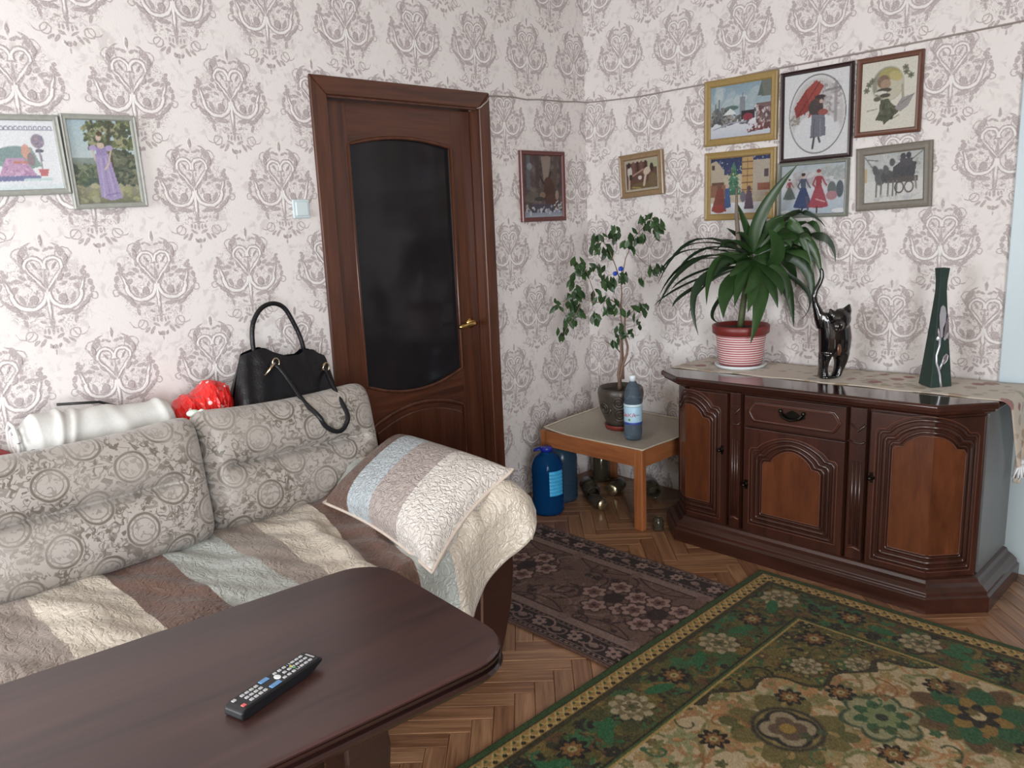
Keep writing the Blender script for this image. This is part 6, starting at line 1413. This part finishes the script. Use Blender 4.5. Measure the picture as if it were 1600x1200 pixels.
# black handbag
HB = thing('handbag', (-1.99, -0.2, 0.728), 'black leather handbag with two looped handles and gold clasps on the sofa back', 'handbag')
g = G('black_leather'); o = g.tc(); f = g.noise(o, 150.0, 2.0); f2 = g.noise(o, 9.0, 2.0)
g.bump(g.m('MULTIPLY_ADD', f2, 1.2, g.m('MULTIPLY', f, 0.12)), 0.5, 0.02); MAT_LEA = g.set(g.mix(f2, C(14, 14, 17), C(22, 22, 27)), 0.38, 0, 0.35)
topz = lambda x: float(np.interp(x, [-2.20, -2.15, -2.10, -2.07, -2.03, -1.98, -1.93, -1.905, -1.87, -1.85, -1.82, -1.795], [0.95, 1.000, 1.012, 1.016, 0.992, 0.972, 0.970, 0.985, 0.982, 0.965, 0.950, 0.905]))
def bagf(side):
    def fn(u, v):
        xb0, xb1 = -2.225, -1.785; xt0, xt1 = -2.155, -1.805
        x = (xb0+(xt0-xb0)*v**1.4)*(1-u)+(xb1+(xt1-xb1)*v**1.2)*u
        zt = topz((xt0)*(1-u)+xt1*u); z = 0.728+(zt-0.728)*v
        half = (0.085*(1-v**1.6)+0.016)*(1-abs(2*u-1)**8)**0.5+0.002
        half += 0.012*math.sin(u*9+v*4)*v*(1-v)*2-0.012*math.exp(-((u-0.12)/0.05)**2)*math.sin(v*3.1)
        return (x, -0.185+side*half-0.02*(1-v), z)
    return fn
b = MB(); b.grid(bagf(-1), 40, 24, 0, False); b.grid(bagf(1), 40, 24, 0, True); b.build('body', MAT_LEA, HB, smooth=True)
def spl(P, n=36):
    P = [Vector(p_) for p_ in P]; out = []
    for i in range(len(P)-1):
        p0, p1, p2, p3 = P[max(0, i-1)], P[i], P[i+1], P[min(len(P)-1, i+2)]
        for k in range(n//(len(P)-1)+1):
            t = k/(n//(len(P)-1)+1); out.append(0.5*((2*p1)+(-p0+p2)*t+(2*p0-5*p1+4*p2-p3)*t*t+(-p0+3*p1-3*p2+p3)*t**3))
    return out+[P[-1]]
hb_ = spl([(-2.085, -0.165, 0.95), (-2.092, -0.165, 1.03), (-2.078, -0.155, 1.10), (-2.040, -0.150, 1.150), (-1.990, -0.150, 1.166), (-1.945, -0.150, 1.145), (-1.915, -0.155, 1.085), (-1.893, -0.160, 1.02), (-1.882, -0.165, 0.94)])
b = MB(); b.tube(hb_, 0.0088, 9); b.build('handle', MAT_LEA, HB, smooth=True)
hf = spl([(-2.065, -0.235, 0.955), (-2.050, -0.262, 0.945), (-2.040, -0.31, 0.900), (-2.040, -0.40, 0.835), (-2.040, -0.495, 0.795), (-2.025, -0.505, 0.760), (-1.995, -0.508, 0.735), (-1.965, -0.505, 0.728), (-1.940, -0.500, 0.742), (-1.918, -0.485, 0.775), (-1.900, -0.40, 0.832), (-1.875, -0.31, 0.88), (-1.850, -0.25, 0.902), (-1.845, -0.225, 0.905)], 52)
b = MB(); b.tube(hf, 0.0085, 9); b.build('handle', MAT_LEA, HB, smooth=True)
MAT_GOLD = plain('pale_gold_metal', C(226, 206, 176), 0.2, 1.0, var=0.03)
b = MB(); b.tube([(-2.098, -0.248, 0.922), (-2.078, -0.252, 0.944), (-2.058, -0.252, 0.962)], [0.006, 0.0085, 0.007], 8, flat=0.6); b.build('clasp', MAT_GOLD, HB, smooth=True)
for cx, cz in ((-2.050, 0.960), (-1.846, 0.912)):
    b = MB(); b.tube([(cx+0.013*math.cos(k*math.pi/8), -0.246, cz+0.017*math.sin(k*math.pi/8)) for k in range(16)], 0.0032, 6, True); b.build('ring', MAT_GOLD, HB, smooth=True)
b = MB(); b.tube([(-1.868, -0.250, 0.905), (-1.852, -0.252, 0.930)], [0.004, 0.005], 8, flat=0.6); b.build('clasp', MAT_GOLD, HB, smooth=True)

# ------------------------------------------------------------------ coffee table and remote control
TT = 0.60
g = G('dark_mahogany_tabletop'); o = g.tc(); v_ = g.map(o, sc=(0.8, 9.0, 1.0)); f = g.noise(v_, 1.2, 5.0, 0.6, 0.5); f2 = g.noise(v_, 6.0, 3.0)
MAT_CT = g.set(g.ramp(g.m('MULTIPLY_ADD', f2, 0.3, g.m('MULTIPLY', f, 0.75)), [(0.34, C(38, 25, 24)), (0.70, C(70, 45, 42))]), 0.34, 0, 0.55, Coat_Weight=0.35, Coat_Roughness=0.3)
MAT_CTD = wood('dark_mahogany_edge', C(26, 15, 14), C(48, 28, 25), 'X', 1.0, 0.28, 10.0, 0.0, 0.3)
ct = thing('coffee_table', (-3.04, -1.503, 0), 'dark mahogany coffee table with rounded corners and a moulded edge in the foreground', 'coffee table', None, (0, 0, rad(-5.0)))
def rrect(w, d, r, n=8):
    P = []
    for cx, cy, a in ((w/2-r, d/2-r, 0), (-w/2+r, d/2-r, 90), (-w/2+r, -d/2+r, 180), (w/2-r, -d/2+r, 270)):
        for k in range(n+1): an = rad(a+90*k/n); P.append((cx+r*math.cos(an), cy+r*math.sin(an)))
    return P
RC = 0.105
b = MB(); b.tiers([(rrect(1.30, 0.574, RC), TT-0.012), (rrect(1.306, 0.58, RC), TT-0.006), (rrect(1.30, 0.574, RC), TT)]); b.build('table_top', MAT_CT, ct)
b = MB(); b.tiers([(rrect(1.26, 0.534, RC-0.02), TT-0.052), (rrect(1.29, 0.564, RC), TT-0.050), (rrect(1.302, 0.576, RC), TT-0.044), (rrect(1.312, 0.586, RC), TT-0.036), (rrect(1.306, 0.58, RC), TT-0.028), (rrect(1.290, 0.564, RC), TT-0.026), (rrect(1.290, 0.564, RC), TT-0.020), (rrect(1.306, 0.58, RC), TT-0.018), (rrect(1.308, 0.582, RC), TT-0.012)])
b.build('edge_moulding', MAT_CTD, ct)
b = MB(); b.box(-0.50, 0.44, -0.19, 0.19, TT-0.11, TT-0.05); b.build('apron', MAT_CTD, ct, bevel=0.004)
for x in (-0.46, 0.35):
    for y in (-0.135, 0.135):
        b = MB(); sy = -1 if y < 0 else 1
        def sq(k, z, hw, ox=0.0): return ([(x+ox-hw, y+sy*k-hw), (x+ox+hw, y+sy*k-hw), (x+ox+hw, y+sy*k+hw), (x+ox-hw, y+sy*k+hw)], z)
        b.tiers([sq(0.03, 0.0, 0.040), sq(0.03, 0.03, 0.042), sq(0.012, 0.10, 0.030), sq(0.0, 0.22, 0.034), sq(0.004, 0.36, 0.046), sq(0.008, 0.45, 0.050), sq(0.004, 0.505, 0.046), sq(0.0, 0.520, 0.038), sq(0.0, 0.530, 0.044), sq(0.0, 0.55, 0.044)])
        b.build('leg', MAT_CTD, ct, bevel=0.008, seg=3)

rm = thing('remote_control', (-2.829, -1.621, TT), 'black TV remote control with pale buttons lying on the coffee table', 'remote control', None, (0, 0, rad(15.5)))
MAT_RB = plain('black_plastic', C(20, 21, 24), 0.3); MAT_RS = plain('remote_grey_keys', C(176, 176, 178), 0.45, var=0.05)
b = MB(); pr = [(-0.100, 0.003), (-0.094, 0.0), (0.060, 0.0), (0.078, 0.004), (0.100, 0.013), (0.100, 0.019), (0.092, 0.022), (-0.088, 0.022), (-0.098, 0.016)]
b.prism(pr, -0.0235, 0.0235, 'y'); b.build('shell', MAT_RB, rm, bevel=0.003, seg=2)
b = MB()
def key(x, y, w, d, mb): mb.box(x-w/2, x+w/2, y-d/2, y+d/2, 0.0215, 0.0238)
key(-0.084, 0.013, 0.007, 0.006, b)
for i in range(4):
    for j in range(3): key(-0.066+i*0.0105, 0.012-j*0.012, 0.0065, 0.0058, b)
for i in range(3): key(0.012+i*0.0115, 0.013, 0.006, 0.0055, b); key(0.012+i*0.0115, -0.013, 0.006, 0.0055, b)
for i in range(4):
    for j in range(3): key(0.046+i*0.0105, 0.0125-j*0.0125, 0.0065, 0.005, b)
key(0.024, 0.0, 0.006, 0.006, b); key(0.036, 0.0, 0.006, 0.006, b)
tag(b.build('keys', MAT_RS, rm), kind='stuff')
b = MB(); b.lathe([(0.0062, 0.0215), (0.006, 0.0238), (0.0, 0.0240)], 14, (0.006, 0, 0), sx=0.9, sy=1.25); b.build('centre_key', plain('white_key', C(222, 222, 224), 0.4), rm, smooth=False)
for y, w in ((0.014, 0.020), (-0.014, 0.024)):
    b = MB(); b.box(-0.024, -0.024+w, y-0.005, y+0.005, 0.0215, 0.0236); b.build('blue_key', plain('blue_grey_key', C(96, 142, 188), 0.4), rm, bevel=0.001)
b = MB(); key(-0.085, -0.013, 0.008, 0.0075, b); b.build('power_key', plain('red_key', C(208, 96, 96), 0.4), rm, bevel=0.001)
for k, c in enumerate((C(70, 90, 180), C(196, 186, 70), C(84, 150, 90), C(190, 70, 70))):
    b = MB(); key(0.0445, 0.0125-0.0083*k, 0.0035, 0.005, b)
    b.build('colour_key', plain('key_colour_%s' % 'abcd'[k], c, 0.4), rm)
b = MB(); b.box(0.088, 0.0915, -0.011, 0.011, 0.0214, 0.0224); b.build('maker_strip', MAT_RS, rm)
